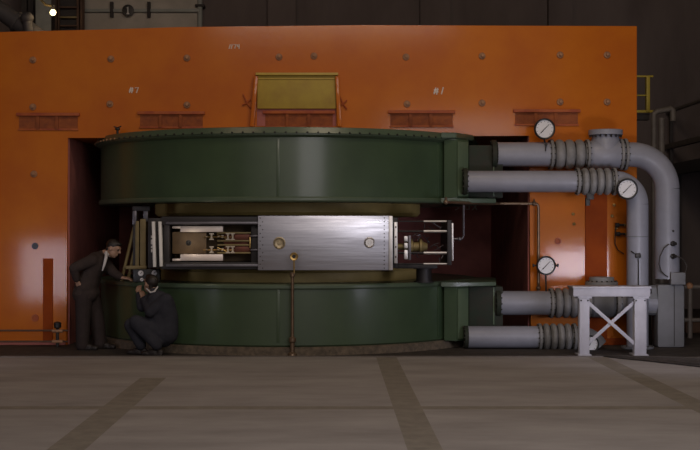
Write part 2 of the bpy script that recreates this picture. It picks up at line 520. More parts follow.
up = coil('coil_tank', 'upper dark green round coil tank with a bolted lid under the orange yoke', 1.905, 2.742, 2.742, 'green_lid', 'top', 1.905)
low = coil('coil_tank', 'lower dark green round coil tank on the floor behind the crouching man', .10, .872, 0, 'green_lid', 'bottom', .10)
# a little valve sticking up from the lid, and small brass drain fittings
t = thing('vent_valve', 'small dark vent valve standing on the left rim of the upper green coil', 'valve', (0, 0, 0))
p = at(117.5, 133.7, 17.24); p.z = 2.826
t.location = p
part_tube('stem', 'bolt_dark', t, [p, p + V((0, 0, .09))], .016, 8)
bm = nb(); lathe(bm, p + V((0, 0, .05)), (0, 0, 1), [(0, .02), (.01, .035), (.03, .035), (.04, .015)], 8); obj('body', bm, 'bolt_dark', t)
part_tube('handle', 'bolt_dark', t, [p + V((-.05, 0, .10)), p + V((0, 0, .085)), p + V((.05, 0, .105))], .009, 6)

# ------------------------------------------------------------------ the vacuum tank between the coils
TD = 16.2
tank = thing('vacuum_tank', 'long steel vacuum tank between the two green coils, bright aluminium plate on its front', 'vacuum tank', (at(258, 0, TD).x, -1.2, 1.04))
def T(px, py, y=0.):
    p = at(px, py, TD)
    return V((p.x, p.y + y, p.z))
ytop, ybot = T(0, 216.5).z, T(0, 269.5).z
# shell: top, bottom, back and the solid right two thirds; open at the left front
part_box('top_plate', 'steel', tank, (T(161, 0).x, -1.27, T(0, 225).z), (T(259, 0).x, 1.5, ytop), .008)
part_box('bottom_plate', 'steel', tank, (T(161, 0).x, -1.27, ybot), (T(259, 0).x, 1.5, T(0, 262.5).z), .008)
for y in (223, 265.5):
    part_box('edge_rail', 'rail_steel', tank, (T(166, 0).x, -1.31, T(0, y + 1.2).z), (T(259, 0).x, -1.24, T(0, y - 1.2).z), .004)
part_box('tank_body', 'steel', tank, (T(259, 0).x, -1.24, ybot + .005), (T(392, 0).x, 1.5, ytop - .005), .01)
part_box('end_post', 'steel', tank, (T(163.5, 0).x, -1.26, T(0, 262.8).z), (T(169, 0).x, .2, T(0, 224.8).z), .006)
pp = part_box('end_post', 'steel', tank, (T(250.5, 0).x, -1.18, T(0, 262.8).z), (T(259, 0).x, .2, T(0, 224.8).z), .006)
for y in (236, 250):
    part_box('tie_bar', 'rail_steel', pp, (T(250, 0).x, -1.22, T(0, y + .8).z), (T(259, 0).x, -1.17, T(0, y - .8).z), .003)
part_box('chamber_back', 'chamber', tank, (T(168, 0).x, -.72, T(0, 263).z), (T(252, 0).x, -.68, T(0, 224).z))
ch = part_box('chamber_plate', 'chamber', tank, (T(170.5, 0).x, -1.12, T(0, 254).z), (T(205, 0).x, -1.06, T(0, 232).z), .006, label='brown plate with a dark knob')
p = T(187, 243); bm = nb(); lathe(bm, (p.x, -1.12, p.z), (0, -1, 0), [(0, .035), (.012, .035), (.014, .02), (.05, .018), (.055, .01)], 14); obj('knob', bm, 'black', ch)
for y0, y1, nt in ((226, 232, 1), (254.5, 261, -1)):
    bm = nb()
    box2(bm, (T(179, 0).x, -1.17, T(0, y1).z), (T(222, 0).x, -1.0, T(0, y0).z), .004)
    yy0, yy1 = (226, 228.4) if nt > 0 else (259, 261.2)
    box2(bm, (T(171, 0).x, -1.17, T(0, yy1).z), (T(180, 0).x, -1.0, T(0, yy0).z), .003)
    obj('liner_plate', bm, 'liner', tank, label='pale polished liner plate')
for y in (237, 249.2):
    bm = nb(); box2(bm, (T(223, 0).x, -1.10, T(0, y + 3.0).z), (T(249.5, 0).x, -.9, T(0, y - 3.0).z), .006); cb = obj('copper_bar', bm, 'copper', tank, label='copper brown electrode bar')
    for dy in (-4.1, 3.9):
        part_box('brass_strip', 'brass_dark', cb, (T(216, 0).x, -1.14, T(0, y + dy + .8).z), (T(250, 0).x, -.9, T(0, y + dy - .8).z), .003)
bm = nb(); box2(bm, (T(222, 0).x, -1.06, T(0, 245.2).z), (T(249.5, 0).x, -.85, T(0, 241.2).z), .006); obj('copper_bar', bm, 'copper', tank, label='copper brown electrode bar')
part_box('clamp_bar', 'brass', tank, (T(248.6, 0).x, -1.17, T(0, 248).z), (T(250, 0).x, -1.13, T(0, 237).z), .002)
for y in (236.6, 249.8):
    for x, h in ((205.5, .6), (210.5, 3.0), (217.5, .7), (221.5, 1.5), (227, 3.2), (231.8, 3.2)):
        bm = nb()
        p = T(x, y)
        lathe(bm, (p.x, -1.15, p.z - h * .0125), (0, 0, 1), [(0, .012), (.004, .018), (h * .0125, .010), (h * .025 - .004, .018), (h * .025, .012)], 8)
        if h > 2.5:
            bx(bm, (p.x, -1.15, p.z + h * .0118), (.055, .03, .014)); bx(bm, (p.x, -1.15, p.z - h * .0118), (.055, .03, .014))
        obj('insulator', bm, 'porcelain', tank)
    part_tube('feed_rod', 'brass', tank, [(T(202, 0).x, -1.15, T(0, y + .4).z), (T(233, 0).x, -1.15, T(0, y + .4).z)], .007, 6)
    part_tube('feed_rod', 'brass', tank, [(T(216, 0).x, -1.16, T(0, y - 2.2).z), (T(226, 0).x, -1.16, T(0, y + 2.2).z)], .006, 6)
# the aluminium front plate
fp = part_box('front_plate', 'alu', tank, (T(258, 0).x, -1.33, T(0, 270.2).z), (T(392, 0).x, -1.27, T(0, 215.8).z), .006, label='bright brushed aluminium front plate')
pe = part_box('plate_edge', 'alu_edge', fp, (T(388.6, 0).x, -1.345, T(0, 270).z), (T(392.6, 0).x, -1.30, T(0, 216).z), .003)
for px, py, r, m in ((279.5, 243, 6.2, 'pale_brass'), (369.5, 242.5, 5.5, 'alu_edge')):
    p = T(px, py)
    bm = nb(); lathe(bm, (p.x, -1.328, p.z), (0, -1, 0), [(0, r * .0125), (.014, r * .0125), (.018, r * .0105), (.012, r * .009), (.012, r * .004), (.022, r * .0035)], 24)
    w = obj('port_cover', bm, m, fp, label='round brass port' if m == 'pale_brass' else 'round aluminium port')
    for k in range(6):
        a = k * PI / 3
        bm = nb(); lathe(bm, (p.x + math.cos(a) * r * .0095, -1.34, p.z + math.sin(a) * r * .0095), (0, -1, 0), [(0, .007), (.008, .006)], 6); obj('port_screw', bm, 'bolt_dark', w)
for k in range(14):
    y = 218 + k * 3.85
    for x in ((260.3, 262.8)[k % 2], 384.2):
        p = T(x, y)
        bm = nb(); lathe(bm, (p.x, -1.328, p.z), (0, -1, 0), [(0, .008), (.006, .007)], 8); obj('plate_screw', bm, 'bolt_dark', fp)
# right end: flanges, rods and the end plate
part_box('end_core', 'steel', tank, (T(392, 0).x, -1.0, ybot + .01), (T(399, 0).x, .6, ytop - .01), .006)
fb = part_box('end_flange', 'alu_edge', tank, (T(394.3, 0).x, -1.24, T(0, 263.5).z), (T(397.8, 0).x, -1.1, T(0, 222).z), .004)
for y in (227, 237, 247, 257):
    p = T(396, y); bm = nb(); lathe(bm, (p.x, -1.24, p.z), (0, -1, 0), [(0, .012), (.014, .01)], 6); obj('flange_bolt', bm, 'bolt_dark', fb)
for y0, y1 in ((236, 242), (243, 249), (250, 260)):
    part_box('split_clamp', 'alu_edge', tank, (T(405, 0).x, -1.12, T(0, y1 - .4).z), (T(408.6, 0).x, -1.0, T(0, y0 + .2).z), .004)
part_box('clamp_plate', 'rail_steel', tank, (T(409.3, 0).x, -1.1, T(0, 260.5).z), (T(412, 0).x, -.9, T(0, 235.5).z), .004)
p = T(399, 247); bm = nb(); lathe(bm, (p.x, -.95, p.z), (1, 0, 0), [(0, .04), (.08, .04), (.09, .07), (.15, .07), (.16, .10), (.19, .10), (.20, .06), (.27, .06), (.28, .10), (.31, .10), (.32, .07), (.38, .04)], 16); obj('feed_insulator', bm, 'brass_dark', tank)
for y, r in ((221.2, 1.1), (231.3, 1.5), (253.2, 1.6), (264.4, 1.1)):
    tr = part_tube('tie_rod', 'steel', tank, [(T(399, 0).x, -1.05, T(0, y).z), (T(449, 0).x, -1.05, T(0, y).z)], r * .009, 10)
    part_tube('rod_lit_half', 'alu_edge', tr, [(T(425, 0).x, -1.05, T(0, y).z), (T(449, 0).x, -1.05, T(0, y).z)], r * .0125, 10, label='lit half of the tie rod, painted bright')  # the rod's lit right half, put in as a brighter tube
ep = part_box('end_plate', 'steel', tank, (T(448.5, 0).x, -1.14, T(0, 265.5).z), (T(452.8, 0).x, -.1, T(0, 220).z), .006)
part_box('end_plate_edge', 'alu_edge', ep, (T(452.9, 0).x, -1.15, T(0, 261).z), (T(454.6, 0).x, -1.08, T(0, 223).z), .003)
bm = nb()
rnd = random.Random(3)
for k in range(26):
    a = V((T(rnd.uniform(413, 445), 0).x, -rnd.uniform(.7, .98), T(0, rnd.uniform(224, 262)).z))
    b = a + V((rnd.uniform(-.15, .15), rnd.uniform(-.03, .03), rnd.uniform(-.12, .12)))
    b.x = min(max(b.x, T(413, 0).x), T(446, 0).x); b.z = min(max(b.z, T(0, 263).z), T(0, 222).z)
    tube(bm, [a, (a + b) / 2 + V((0, 0, rnd.uniform(-.04, .04))), b], .006, 5)
w = obj('wiring', bm, 'rail_steel', tank); w['kind'] = 'stuff'
bm = nb(); p = T(427, 268); lathe(bm, (p.x, -.75, .873), (0, 0, 1), [(0, .13), (.02, .13), (.02, .10), (p.z - .90, .10), (p.z - .90, .14), (T(0, 266).z - .873, .14)], 20); obj('support_foot', bm, 'steel', tank)
part_box('support_foot', 'steel', tank, (T(399, 0).x - .02, -.9, ybot), (T(440, 0).x, -.4, T(0, 265.5).z), .006)
# left end: white flange bars, brass plates and the leaning rods
for x0, x1, y0, y1 in ((152.6, 155.4, 221.5, 267), (159.2, 162.0, 221.5, 266.5)):
    p, q = T(x0, y0), T(x1, y1)
    bm = nb(); bx(bm, ((p.x + q.x) / 2, -1.27, (p.z + q.z) / 2), (.036, .10, p.z - q.z), Matrix.Rotation(-.03, 3, 'Y'), .004)
    obj('flange_bar', bm, 'white', tank, label='white end flange bar')
part_box('end_core', 'steel', tank, (T(146.5, 0).x, -1.18, T(0, 268).z), (T(163.6, 0).x, .5, T(0, 218).z), .006)
for k, (y0, y1) in enumerate(((235.5, 238), (239.5, 244.5), (246, 248.2), (249.3, 252.3))):
    part_box('terminal_block', 'white', tank, (T(150.4, 0).x, -1.26, T(0, y1).z), (T(152.0, 0).x, -1.17, T(0, y0).z), .003)

def TB(px, py):
    return at(px, py, 16.92)


br = thing('support_frame', 'frame of tarnished brass plates standing at the left end of the vacuum tank', 'frame', (TB(140, 0).x, -.75, .873))
for x0, x1, y0 in ((140.2, 146.0, 219), (135.5, 139.2, 221)):
    part_box('brass_plate', 'brass_dark', br, (TB(x0, 0).x, -.60, .873), (TB(x1, 0).x, -.30, TB(0, y0).z), .006)
part_box('column', 'rail_steel', br, (TB(132.6, 0).x, -.60, 1.62), (TB(136.6, 0).x, -.42, 1.80), .006, label='grey steel column head')
part_box('column', 'rail_steel', br, (TB(143, 0).x, -.56, 1.66), (TB(147.5, 0).x, -.44, 1.84), .006, label='grey steel column head')
part_box('column', 'steel', br, (TB(132.8, 0).x, -.58, .873), (TB(135.5, 0).x, -.44, 1.65), .006)
part_box('cross_bar', 'steel', br, (TB(132.6, 0).x, -.60, 1.80), (TB(150, 0).x, -.44, 1.86), .006)
part_box('cross_bar', 'brass_dark', br, (TB(126, 0).x, -.62, 1.04), (TB(147, 0).x, -.56, 1.085), .006)
for (xa, ya), (xb, yb) in (((121.5, 281), (134.5, 226)), ((128.5, 278), (139, 229))):
    part_tube('brace_rod', 'brass_dark', br, [at(xa, ya, 17.0), at(xb, yb, 16.98)], .022, 10)

# meter box with two dials on the lower coil, behind the crouching man's head
mb = thing('meter_box', 'small dark box with two white dials on the lower coil rim above the crouching man', 'meter box', (at(147, 0, 16.9).x, -.70, .873))
c = at(147.5, 0, 16.84)
bm = nb(); box2(bm, (c.x - .17, -.76, .877), (c.x + .17, -.62, 1.045), .012); obj('case', bm, 'black', mb)
for px, py, r in ((141, 273.2, .036), (154.5, 272.8, .034), (142, 279.5, .022)):
    p = at(px, py, 16.75)
    bm = nb(); lathe(bm, (p.x, -.758, p.z), (0, -1, 0), [(0, r), (.014, r), (.016, r * .85)], 16); dl = obj('dial', bm, 'dial', mb, label='white round dial')
    bm = nb(); tube(bm, [(p.x - r * .1, -.776, p.z - r * .2), (p.x + r * .5, -.776, p.z + r * .5)], .003, 5); obj('needle', bm, 'black', dl)
part_tube('handle', 'rail_steel', mb, [(c.x + .02, -.69, 1.04), (c.x + .06, -.69, 1.075), (c.x + .13, -.69, 1.085), (c.x + .15, -.69, 1.04)], .008, 8)

# sight gauge on a post in front of the plate
gp = thing('sight_post', 'thin brass post with a small round sight in front of the aluminium plate', 'gauge post', at(292.5, 0, 15.98) * 1)
X = at(292.5, 0, 15.97).x
gp.location = (X, -1.53, .10)
Y0 = -1.575
part_tube('post', 'bronze_pipe', gp, [(X, Y0, .02), (X, Y0, 1.02)], .020, 12)
part_tube('rod', 'brass', gp, [(X + .02, Y0, 1.0), (X + .02, Y0, 1.19)], .010, 10)
pz = at(294, 256.5, 15.95)
bm = nb(); lathe(bm, (pz.x, Y0 + .02, pz.z), (0, -1, 0), [(0, .052), (.03, .052), (.035, .046), (.03, .024), (.012, .022)], 20); sg = obj('sight_ring', bm, 'brass', gp, label='round brass sight ring')
bm = nb(); lathe(bm, (pz.x, Y0 + .012, pz.z), (0, -1, 0), [(0, .021), (.006, .021)], 14); obj('sight_lens', bm, 'black', sg)
bm = nb(); lathe(bm, (X, Y0, 1.0), (0, 0, 1), [(-.03, .022), (-.02, .034), (.015, .034), (.03, .018)], 12); obj('collar', bm, 'bronze_pipe', gp)
bm = nb(); lathe(bm, (X, Y0, .001), (0, 0, 1), [(0, .06), (.03, .055), (.05, .03), (.16, .03), (.18, .045), (.22, .045), (.24, .02)], 14); obj('foot', bm, 'bronze_pipe', gp)

# ------------------------------------------------------------------ cooling pipes
G = 'grey cooling pipes'


def collar_flange(parent, c, axis, r, w=.03, bolts=12, m='bellow', nm='flange', label=None):
    axis = V(axis).normalized()
    bm = nb(); lathe(bm, c - axis * w / 2, axis, [(0, r * .9), (0, r - .004), (.004, r), (w - .004, r), (w, r - .004), (w, r * .9)], 32)
    f = obj(nm, bm, m, parent, label=label)
    x, y = frame_of(axis)
    for k in range(bolts):
        a = 2 * PI * k / bolts
        q = c + (x * math.cos(a) + y * math.sin(a)) * (r - .018)
        if q.y > c.y + r * .3:
            continue
        bm = nb(); lathe(bm, q - axis * (w / 2 + .014), axis, [(0, .009), (w + .028, .009)], 6); obj('flange_bolt', bm, 'bolt_dark', f)
    return f


def bellows(parent, c0, c1, r, waves=3):
    ax = (c1 - c0); L = ax.length; ax.normalize()
    pr = [(0, r)]
    f = .13
    for i in range(waves):
        a = L * (f + (1 - 2 * f) * i / waves)
        w = L * (1 - 2 * f) / waves
        for t, h in ((0, 0), (.12, .5), (.28, .95), (.5, 1.08), (.72, .95), (.88, .5)):
            pr.append((a + w * t, r + .040 * h))
    pr += [(L * (1 - f), r), (L, r)]
    bm = nb(); lathe(bm, c0, ax, pr, 36)
    b = obj('bellows', bm, 'bellow', parent, label='corrugated grey expansion joint')
    x, y = frame_of(ax)
    for k in range(waves + 1):                                 # dark clamping bands in the grooves
        p = c0 + ax * L * (f + (1 - 2 * f) * k / waves)
        bm = nb(); lathe(bm, p - ax * .007, ax, [(0, r), (0, r + .014), (.014, r + .014), (.014, r)], 32); obj('clamp_band', bm, 'bolt_dark', b)
    for c in (c0 + ax * .025, c1 - ax * .025):
        collar_flange(parent, c, ax, r + .045, .035, 14)
    return b


def run(parent, name, pts, r, m='pipe', label=None):
    return part_tube(name, m, parent, pts, r, 36, label)


# pipe A: upper, behind
YA = -.27
dA = CAMD + YA
sA = F / dA
rA = .163
pA = thing('coolant_pipe', 'topmost grey pipe with a bulky valve body and the tall outer riser', 'pipe', (at(667, 0, dA).x, YA, 0), G)
zA = at(0, 154.5, dA).z
xA0, xAv = at(489, 0, dA).x, at(667, 0, dA).x
run(pA, 'pipe_run', [(at(497, 0, dA).x, YA, zA), (at(551, 0, dA).x, YA, zA)], rA)
collar_flange(pA, V((at(493.5, 0, dA).x, YA, zA)), (1, 0, 0), rA + .03, .06, 14, 'flange', label='dark green end flange')
bellows(pA, V((at(549, 0, dA).x, YA, zA)), V((at(589, 0, dA).x, YA, zA)), rA - .005, 3)
bm = nb()
a, b = at(588, 0, dA).x, at(622, 0, dA).x
lathe(bm, (a, YA, zA), (1, 0, 0), [(0, rA), (.03, rA + .015), (.06, rA + .03), (b - a - .06, rA + .03), (b - a - .02, rA + .01), (b - a, rA)], 36)
xm = (at(591, 0, dA).x + at(620, 0, dA).x) / 2
ht = at(0, 135, dA).z - zA
lathe(bm, (xm, YA, zA), (0, 0, 1), [(0, .185), (ht - .06, .185), (ht, .165)], 32)
vb = obj('valve_body', bm, 'pipe', pA)
bm = nb(); lathe(bm, (xm, YA, zA + ht), (0, 0, 1), [(-.005, .2), (0, .225), (.062, .225), (.068, .215)], 36); vc = obj('valve_cover', bm, 'pipe', pA)
for k in range(18):
    a = 2 * PI * k / 18
    if math.sin(a) < .3:
        bm = nb(); lathe(bm, (xm + .205 * math.cos(a), YA + .205 * math.sin(a), zA + ht - .035), (0, 0, 1), [(0, .012), (.03, .012)], 6); obj('cover_bolt', bm, 'bolt_dark', vc)
collar_flange(pA, V((at(620.5, 0, dA).x, YA, zA)), (1, 0, 0), rA + .05, .035, 14)
collar_flange(pA, V((at(625, 0, dA).x, YA, zA)), (1, 0, 0), rA + .05, .035, 14)
el = bend((at(600, 0, dA).x, YA, zA), (xAv, YA, zA), (xAv, YA, 0), .46, 14)
run(pA, 'elbow', [(at(623, 0, dA).x, YA, zA)] + el, rA)
zh = at(0, 275, dA).z
run(pA, 'riser', [el[-1], (xAv, YA, zh - .05)], rA)
xr = at(669, 0, dA).x
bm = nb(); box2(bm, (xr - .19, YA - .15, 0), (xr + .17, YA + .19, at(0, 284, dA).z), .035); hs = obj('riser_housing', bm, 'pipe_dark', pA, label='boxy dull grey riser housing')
part_box('seam_strip', 'bolt_dark', hs, (xr + .025, YA - .156, .02), (xr + .035, YA - .14, at(0, 285, dA).z))
a, b = at(666.5, 284, dA), at(681, 272, dA)
part_box('terminal_box', 'pipe_dark', hs, (a.x, YA - .23, a.z), (b.x, YA - .1, b.z), .01)
bm = nb(); lathe(bm, at(652, 300, dA) + V((0, 0, 0)), (0, -1, 0), [(-.1, .18), (.05, .2), (.10, .17), (.13, .05)], 28); obj('side_port', bm, 'pipe_dark', hs)
for px, py in ((672, 243.5), (672, 256)):
    p = at(px, py, dA)
    bm = nb(); lathe(bm, (p.x - .04, YA - rA + .03, p.z), (.3, -1, 0), [(0, .035), (.05, .035), (.055, .022), (.10, .022)], 12); obj('cable_gland', bm, 'bolt_dark', pA)
rv = bm = nb(); p = at(670, 231, dA); lathe(bm, (p.x, YA - rA + .02, p.z), (0, -1, 0), [(0, .02), (.02, .016)], 10); obj('riser_stud', bm, 'bolt_dark', pA)

# pipe B: upper, in front
YB_ = -.56
dB = CAMD + YB_
rB = .140
pB = thing('coolant_pipe', 'second grey pipe from the top, bending down behind the pale steel stand', 'pipe', (at(637, 0, dB).x, YB_, 0), G)
zB = at(0, 181.5, dB).z
xBv = at(637.5, 0, dB).x
run(pB, 'pipe_run', [(at(467, 0, dB).x, YB_, zB), (at(577, 0, dB).x, YB_, zB)], rB)
collar_flange(pB, V((at(464.8, 0, dB).x, YB_, zB)), (1, 0, 0), rB + .035, .05, 14, 'flange', label='dark green end flange')
bellows(pB, V((at(575.5, 0, dB).x, YB_, zB)), V((at(616, 0, dB).x, YB_, zB)), rB - .004, 4)
el = bend((at(590, 0, dB).x, YB_, zB), (xBv, YB_, zB), (xBv, YB_, 0), .30, 12)
run(pB, 'elbow', [(at(615, 0, dB).x, YB_, zB)] + el, rB)
run(pB, 'riser', [el[-1], (xBv, YB_, .012)], rB)
collar_flange(pB, V((xBv, YB_, .018)), (0, 0, 1), rB + .07, .03, 12, 'pipe_dark')
bm = nb(); p = at(637, 237, dB)
lathe(bm, (p.x, YB_, p.z), (0, 0, 1), [(0, rB), (0, rB + .006), (.012, rB + .006), (.012, rB)], 32); obj('riser_band', bm, 'pipe_dark', pB)

bm = nb(); p = at(590, 192, dB); box2(bm, (p.x - .05, YB_ - .03, p.z - .10), (p.x + .05, YB_ + .03, p.z + .02), .012); bx(bm, (p.x - .03, YB_, p.z - .13), (.06, .05, .10), bev=.01); obj('pipe_hanger', bm, 'bolt_dark', pB)
# pipe C: lower, behind
YC = -.27
pC = thing('coolant_pipe', 'third grey pipe from the top, passing behind the pale stand to the boxy riser', 'pipe', (at(560, 0, dA).x, YC, 0), G)
zC = at(0, 303, dA).z
run(pC, 'pipe_run', [(at(500, 0, dA).x, YC, zC), (at(551, 0, dA).x, YC, zC)], rA - .003)
collar_flange(pC, V((at(497.5, 0, dA).x, YC, zC)), (1, 0, 0), rA + .03, .06, 14, 'flange', label='dark green end flange')
bellows(pC, V((at(549, 0, dA).x, YC, zC)), V((at(590, 0, dA).x, YC, zC)), rA - .008, 4)
bm = nb()
a, b = at(589, 0, dA).x, at(614, 0, dA).x
lathe(bm, (a, YC, zC), (1, 0, 0), [(0, rA), (.04, rA + .03), (b - a - .04, rA + .03), (b - a, rA)], 36)
xm = (a + b) / 2
ht = at(0, 286, dA).z - zC
lathe(bm, (xm, YC, zC), (0, 0, 1), [(0, .16), (ht, .16)], 28)
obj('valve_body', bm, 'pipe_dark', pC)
bm = nb()
lathe(bm, (xm, YC, zC + ht), (0, 0, 1), [(-.02, .19), (0, .215), (.05, .215), (.06, .2), (.065, .17), (.12, .16), (.125, .1)], 32)
vc = obj('valve_cover', bm, 'bellow', pC)
for k in range(18):
    a = 2 * PI * k / 18
    if math.sin(a) < .3:
        bm = nb(); lathe(bm, (xm + .195 * math.cos(a), YC + .195 * math.sin(a), zC + ht + .03), (0, 0, 1), [(0, .012), (.045, .012)], 6); obj('cover_bolt', bm, 'bolt_dark', vc)
collar_flange(pC, V((at(616.5, 0, dA).x, YC, zC)), (1, 0, 0), rA + .05, .05, 14)
run(pC, 'pipe_run', [(at(615, 0, dA).x, YC, zC), (at(657.5, 0, dA).x, YC, zC)], rA - .02)

# pipe D: lower, in front
YD = -.56
pD = thing('coolant_pipe', 'lowest grey pipe near the floor, ending in a downward elbow behind the stand', 'pipe', (at(530, 0, dB).x, YD, 0), G)
zD = at(0, 337, dB).z
rD = .143
run(pD, 'pipe_run', [(at(467, 0, dB).x, YD, zD), (at(540, 0, dB).x, YD, zD)], rD)
collar_flange(pD, V((at(466, 0, dB).x, YD, zD)), (1, 0, 0), rD + .005, .05, 14, 'flange')
bellows(pD, V((at(537.5, 0, dB).x, YD, zD)), V((at(576, 0, dB).x, YD, zD)), rD - .008, 4)
bm = nb()
x0 = at(575, 0, dB).x
pts = [V((x0, YD, zD))]
for i in range(9):
    t = i / 8 * 1.15
    pts.append(V((x0 + .05 + .28 * math.sin(t), YD, zD - .28 * (1 - math.cos(t)))))
pts = [p for p in pts if p.z > .02]
tube(bm, pts, rD, 32)
for v in bm.verts:
    v.co.z = max(v.co.z, .004)
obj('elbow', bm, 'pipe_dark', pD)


# ------------------------------------------------------------------ pressure gauges
def gauge(px, py, d, r, label, stem_to, tilt=.8, ears=False):
    p = at(px, py, d)
    t = thing('pressure_gauge', label, 'gauge', p, 'round dial gauges')
    bm = nb(); lathe(bm, p + V((0, .03, 0)), (0, -1, 0), [(-.02, r * .6), (0, r * .95), (.02, r), (.055, r), (.062, r * .93), (.058, r * .84), (.04, r * .83)], 36); obj('case', bm, 'black', t)
    bm = nb(); lathe(bm, p + V((0, .0, 0)), (0, -1, 0), [(0, r * .83), (.012, r * .83)], 32); dl = obj('dial', bm, 'dial', t, label='white gauge dial')
    bm = nb()
    for k in range(11):
        a = math.radians(-45 + 27 * k)
        n = V((math.cos(a), 0, math.sin(a)))
        tube(bm, [p + n * r * .64 + V((0, -.013, 0)), p + n * r * .76 + V((0, -.013, 0))], .0022, 4)
    obj('scale_marks', bm, 'black', dl)
    bm = nb(); n = V((math.cos(tilt), 0, math.sin(tilt))); tube(bm, [p - n * r * .55 + V((0, -.016, 0)), p + n * r * .6 + V((0, -.016, 0))], [.006, .003], 5); obj('needle', bm, 'black', dl)
    if stem_to is not None:
        part_tube('stem', 'bolt_dark', t, [p + V((0, .03, -r * .95))] + [V(q) for q in stem_to], .012, 8)
    if ears:
        for sx in (-1, 1):
            bm = nb(); lathe(bm, p + V((sx * r * .95, .03, 0)), (sx, 0, 0), [(0, .012), (.03, .012), (.032, .024), (.05, .024)], 10); obj('lug', bm, 'bolt_dark', t)
    return t


p = at(544.5, 129, dA)
gauge(544.5, 129, dA - .12, .140, 'round white gauge standing above the topmost pipe', [V((p.x, YA - .04, zA + rA - .01))])
gauge(627, 189, dB - .20, .137, 'round white gauge on the bend of the second pipe under the valve', None)
gauge(546, 265.5, dA - .05, .128, 'round white gauge low on the orange limb, between the upper and lower pipes', [V((at(546, 0, dA).x, YA - .02, zC + rA - .01))], ears=True)
gauge(590, 344, dB - .19, .115, 'round white gauge behind the left leg of the white stand', None, 1.0)
# loose pipe tap below the first gauge
bm = nb()
for k in range(1):
    p = at(544, 143, dA)
    lathe(bm, (p.x, YA - rA + .01, p.z - .03), (0, -1, 0), [(0, .02), (.03, .02)], 8)
    tube(bm, [(p.x, YA - rA - .015, p.z - .03), (p.x - .01, YA - rA - .02, p.z - .12)], .008, 6)
obj('drain_cock', bm, 'bolt_dark', pA)

# thin bronze water tube along the right of the opening
wt = thing('water_tube', 'thin bronze tube running along the upper coil edge and down the right of the opening', 'tube', (at(538, 0, 17.35).x, -.1, 0))
za = at(0, 203.5, 17.3).z
yw = -.10
x0 = at(446, 0, 16.45).x
x1 = at(538.5, 0, 17.4).x
path = [(x0, -1.03, at(0, 199, 16.4).z + .02), (x0, -1.03, za + .0), (x0 + .12, -.80, za), (at(478, 0, 17.1).x, -.4, za), (at(500, 0, 17.4).x, yw, za)]
path += bend((x1 - 1, yw, za), (x1, yw, za), (x1, yw, 0), .05, 5)
path += [(x1, yw, at(0, 311, 17.4).z)]
part_tube('tube', 'bronze_pipe', wt, path, .019, 10)
for q in (V((at(534, 0, 17.4).x, yw, za)), V((x1, yw, at(0, 288, 17.4).z)), V((x0, -1.03, za))):
    bm = nb(); ball(bm, q, .034, sub=2); tube(bm, [q, q + V((0, -.02, .06))], .012, 8); obj('fitting', bm, 'bronze_pipe', wt)
p0 = at(463.6, 205, 16.4); p1 = at(463.6, 239, 16.4)
pt = part_tube('probe_tube', 'rail_steel', tank, [p0, p1 + V((0, 0, .04)), p1 + V((-.02, 0, .005)), p1 + V((-.13, 0, 0))], .014, 8, label='thin grey tube rising beside the tank end')
bm = nb(); ball(bm, p1 + V((-.05, 0, 0)), .028); obj('fitting', bm, 'rail_steel', pt)
# small valve bank and wiring on the right limb
vbk = thing('needle_valve', 'small brass needle valve on the orange limb just left of the inner riser', 'valve', at(619, 226, 17.45))
for px, py in ((620.5, 225), (621.5, 234)):
    p = at(px, py, 17.42)
    bm = nb(); lathe(bm, p + V((-.07, 0, 0)), (1, 0, 0), [(0, .03), (.05, .03), (.06, .016), (.12, .016)], 10); obj('valve_body', bm, 'bolt_dark', vbk)
    bm = nb(); lathe(bm, p + V((.045, 0, 0)), (1, 0, 0), [(0, .02), (.03, .02)], 8); obj('nut', bm, 'brass', vbk)
part_tube('tube', 'bolt_dark', vbk, [at(616, 226, 17.45), at(615, 236, 17.42), at(615, 244, 17.43), at(618, 250, 17.44), at(624, 254, 17.44)], .007, 6)
# cables looping on the outer riser
yq = dA - .20
part_tube('cable', 'cable', pA, [at(p, q, yq) for p, q in ((669, 244), (664, 248), (660, 256), (659, 264), (661, 271), (665, 275), (668, 277))], .008, 6, label='thin black looping cable')
part_tube('cable', 'cable', pA, [at(p, q, yq) for p, q in ((673, 256), (679, 257), (684, 260), (687, 266), (686, 271), (682, 276), (679, 278))], .008, 6, label='thin black looping cable')
part_tube('drop_wire', 'bolt_dark', pB, [at(p, q, dB - .155) for p, q in ((631, 251), (635, 254), (638, 256), (638.5, 262), (638.5, 286))], .008, 6)
bm = nb(); p = at(638, 255.5, dB - .15); bx(bm, p, (.07, .05, .06), bev=.01); obj('wire_clip', bm, 'bolt_dark', pB)

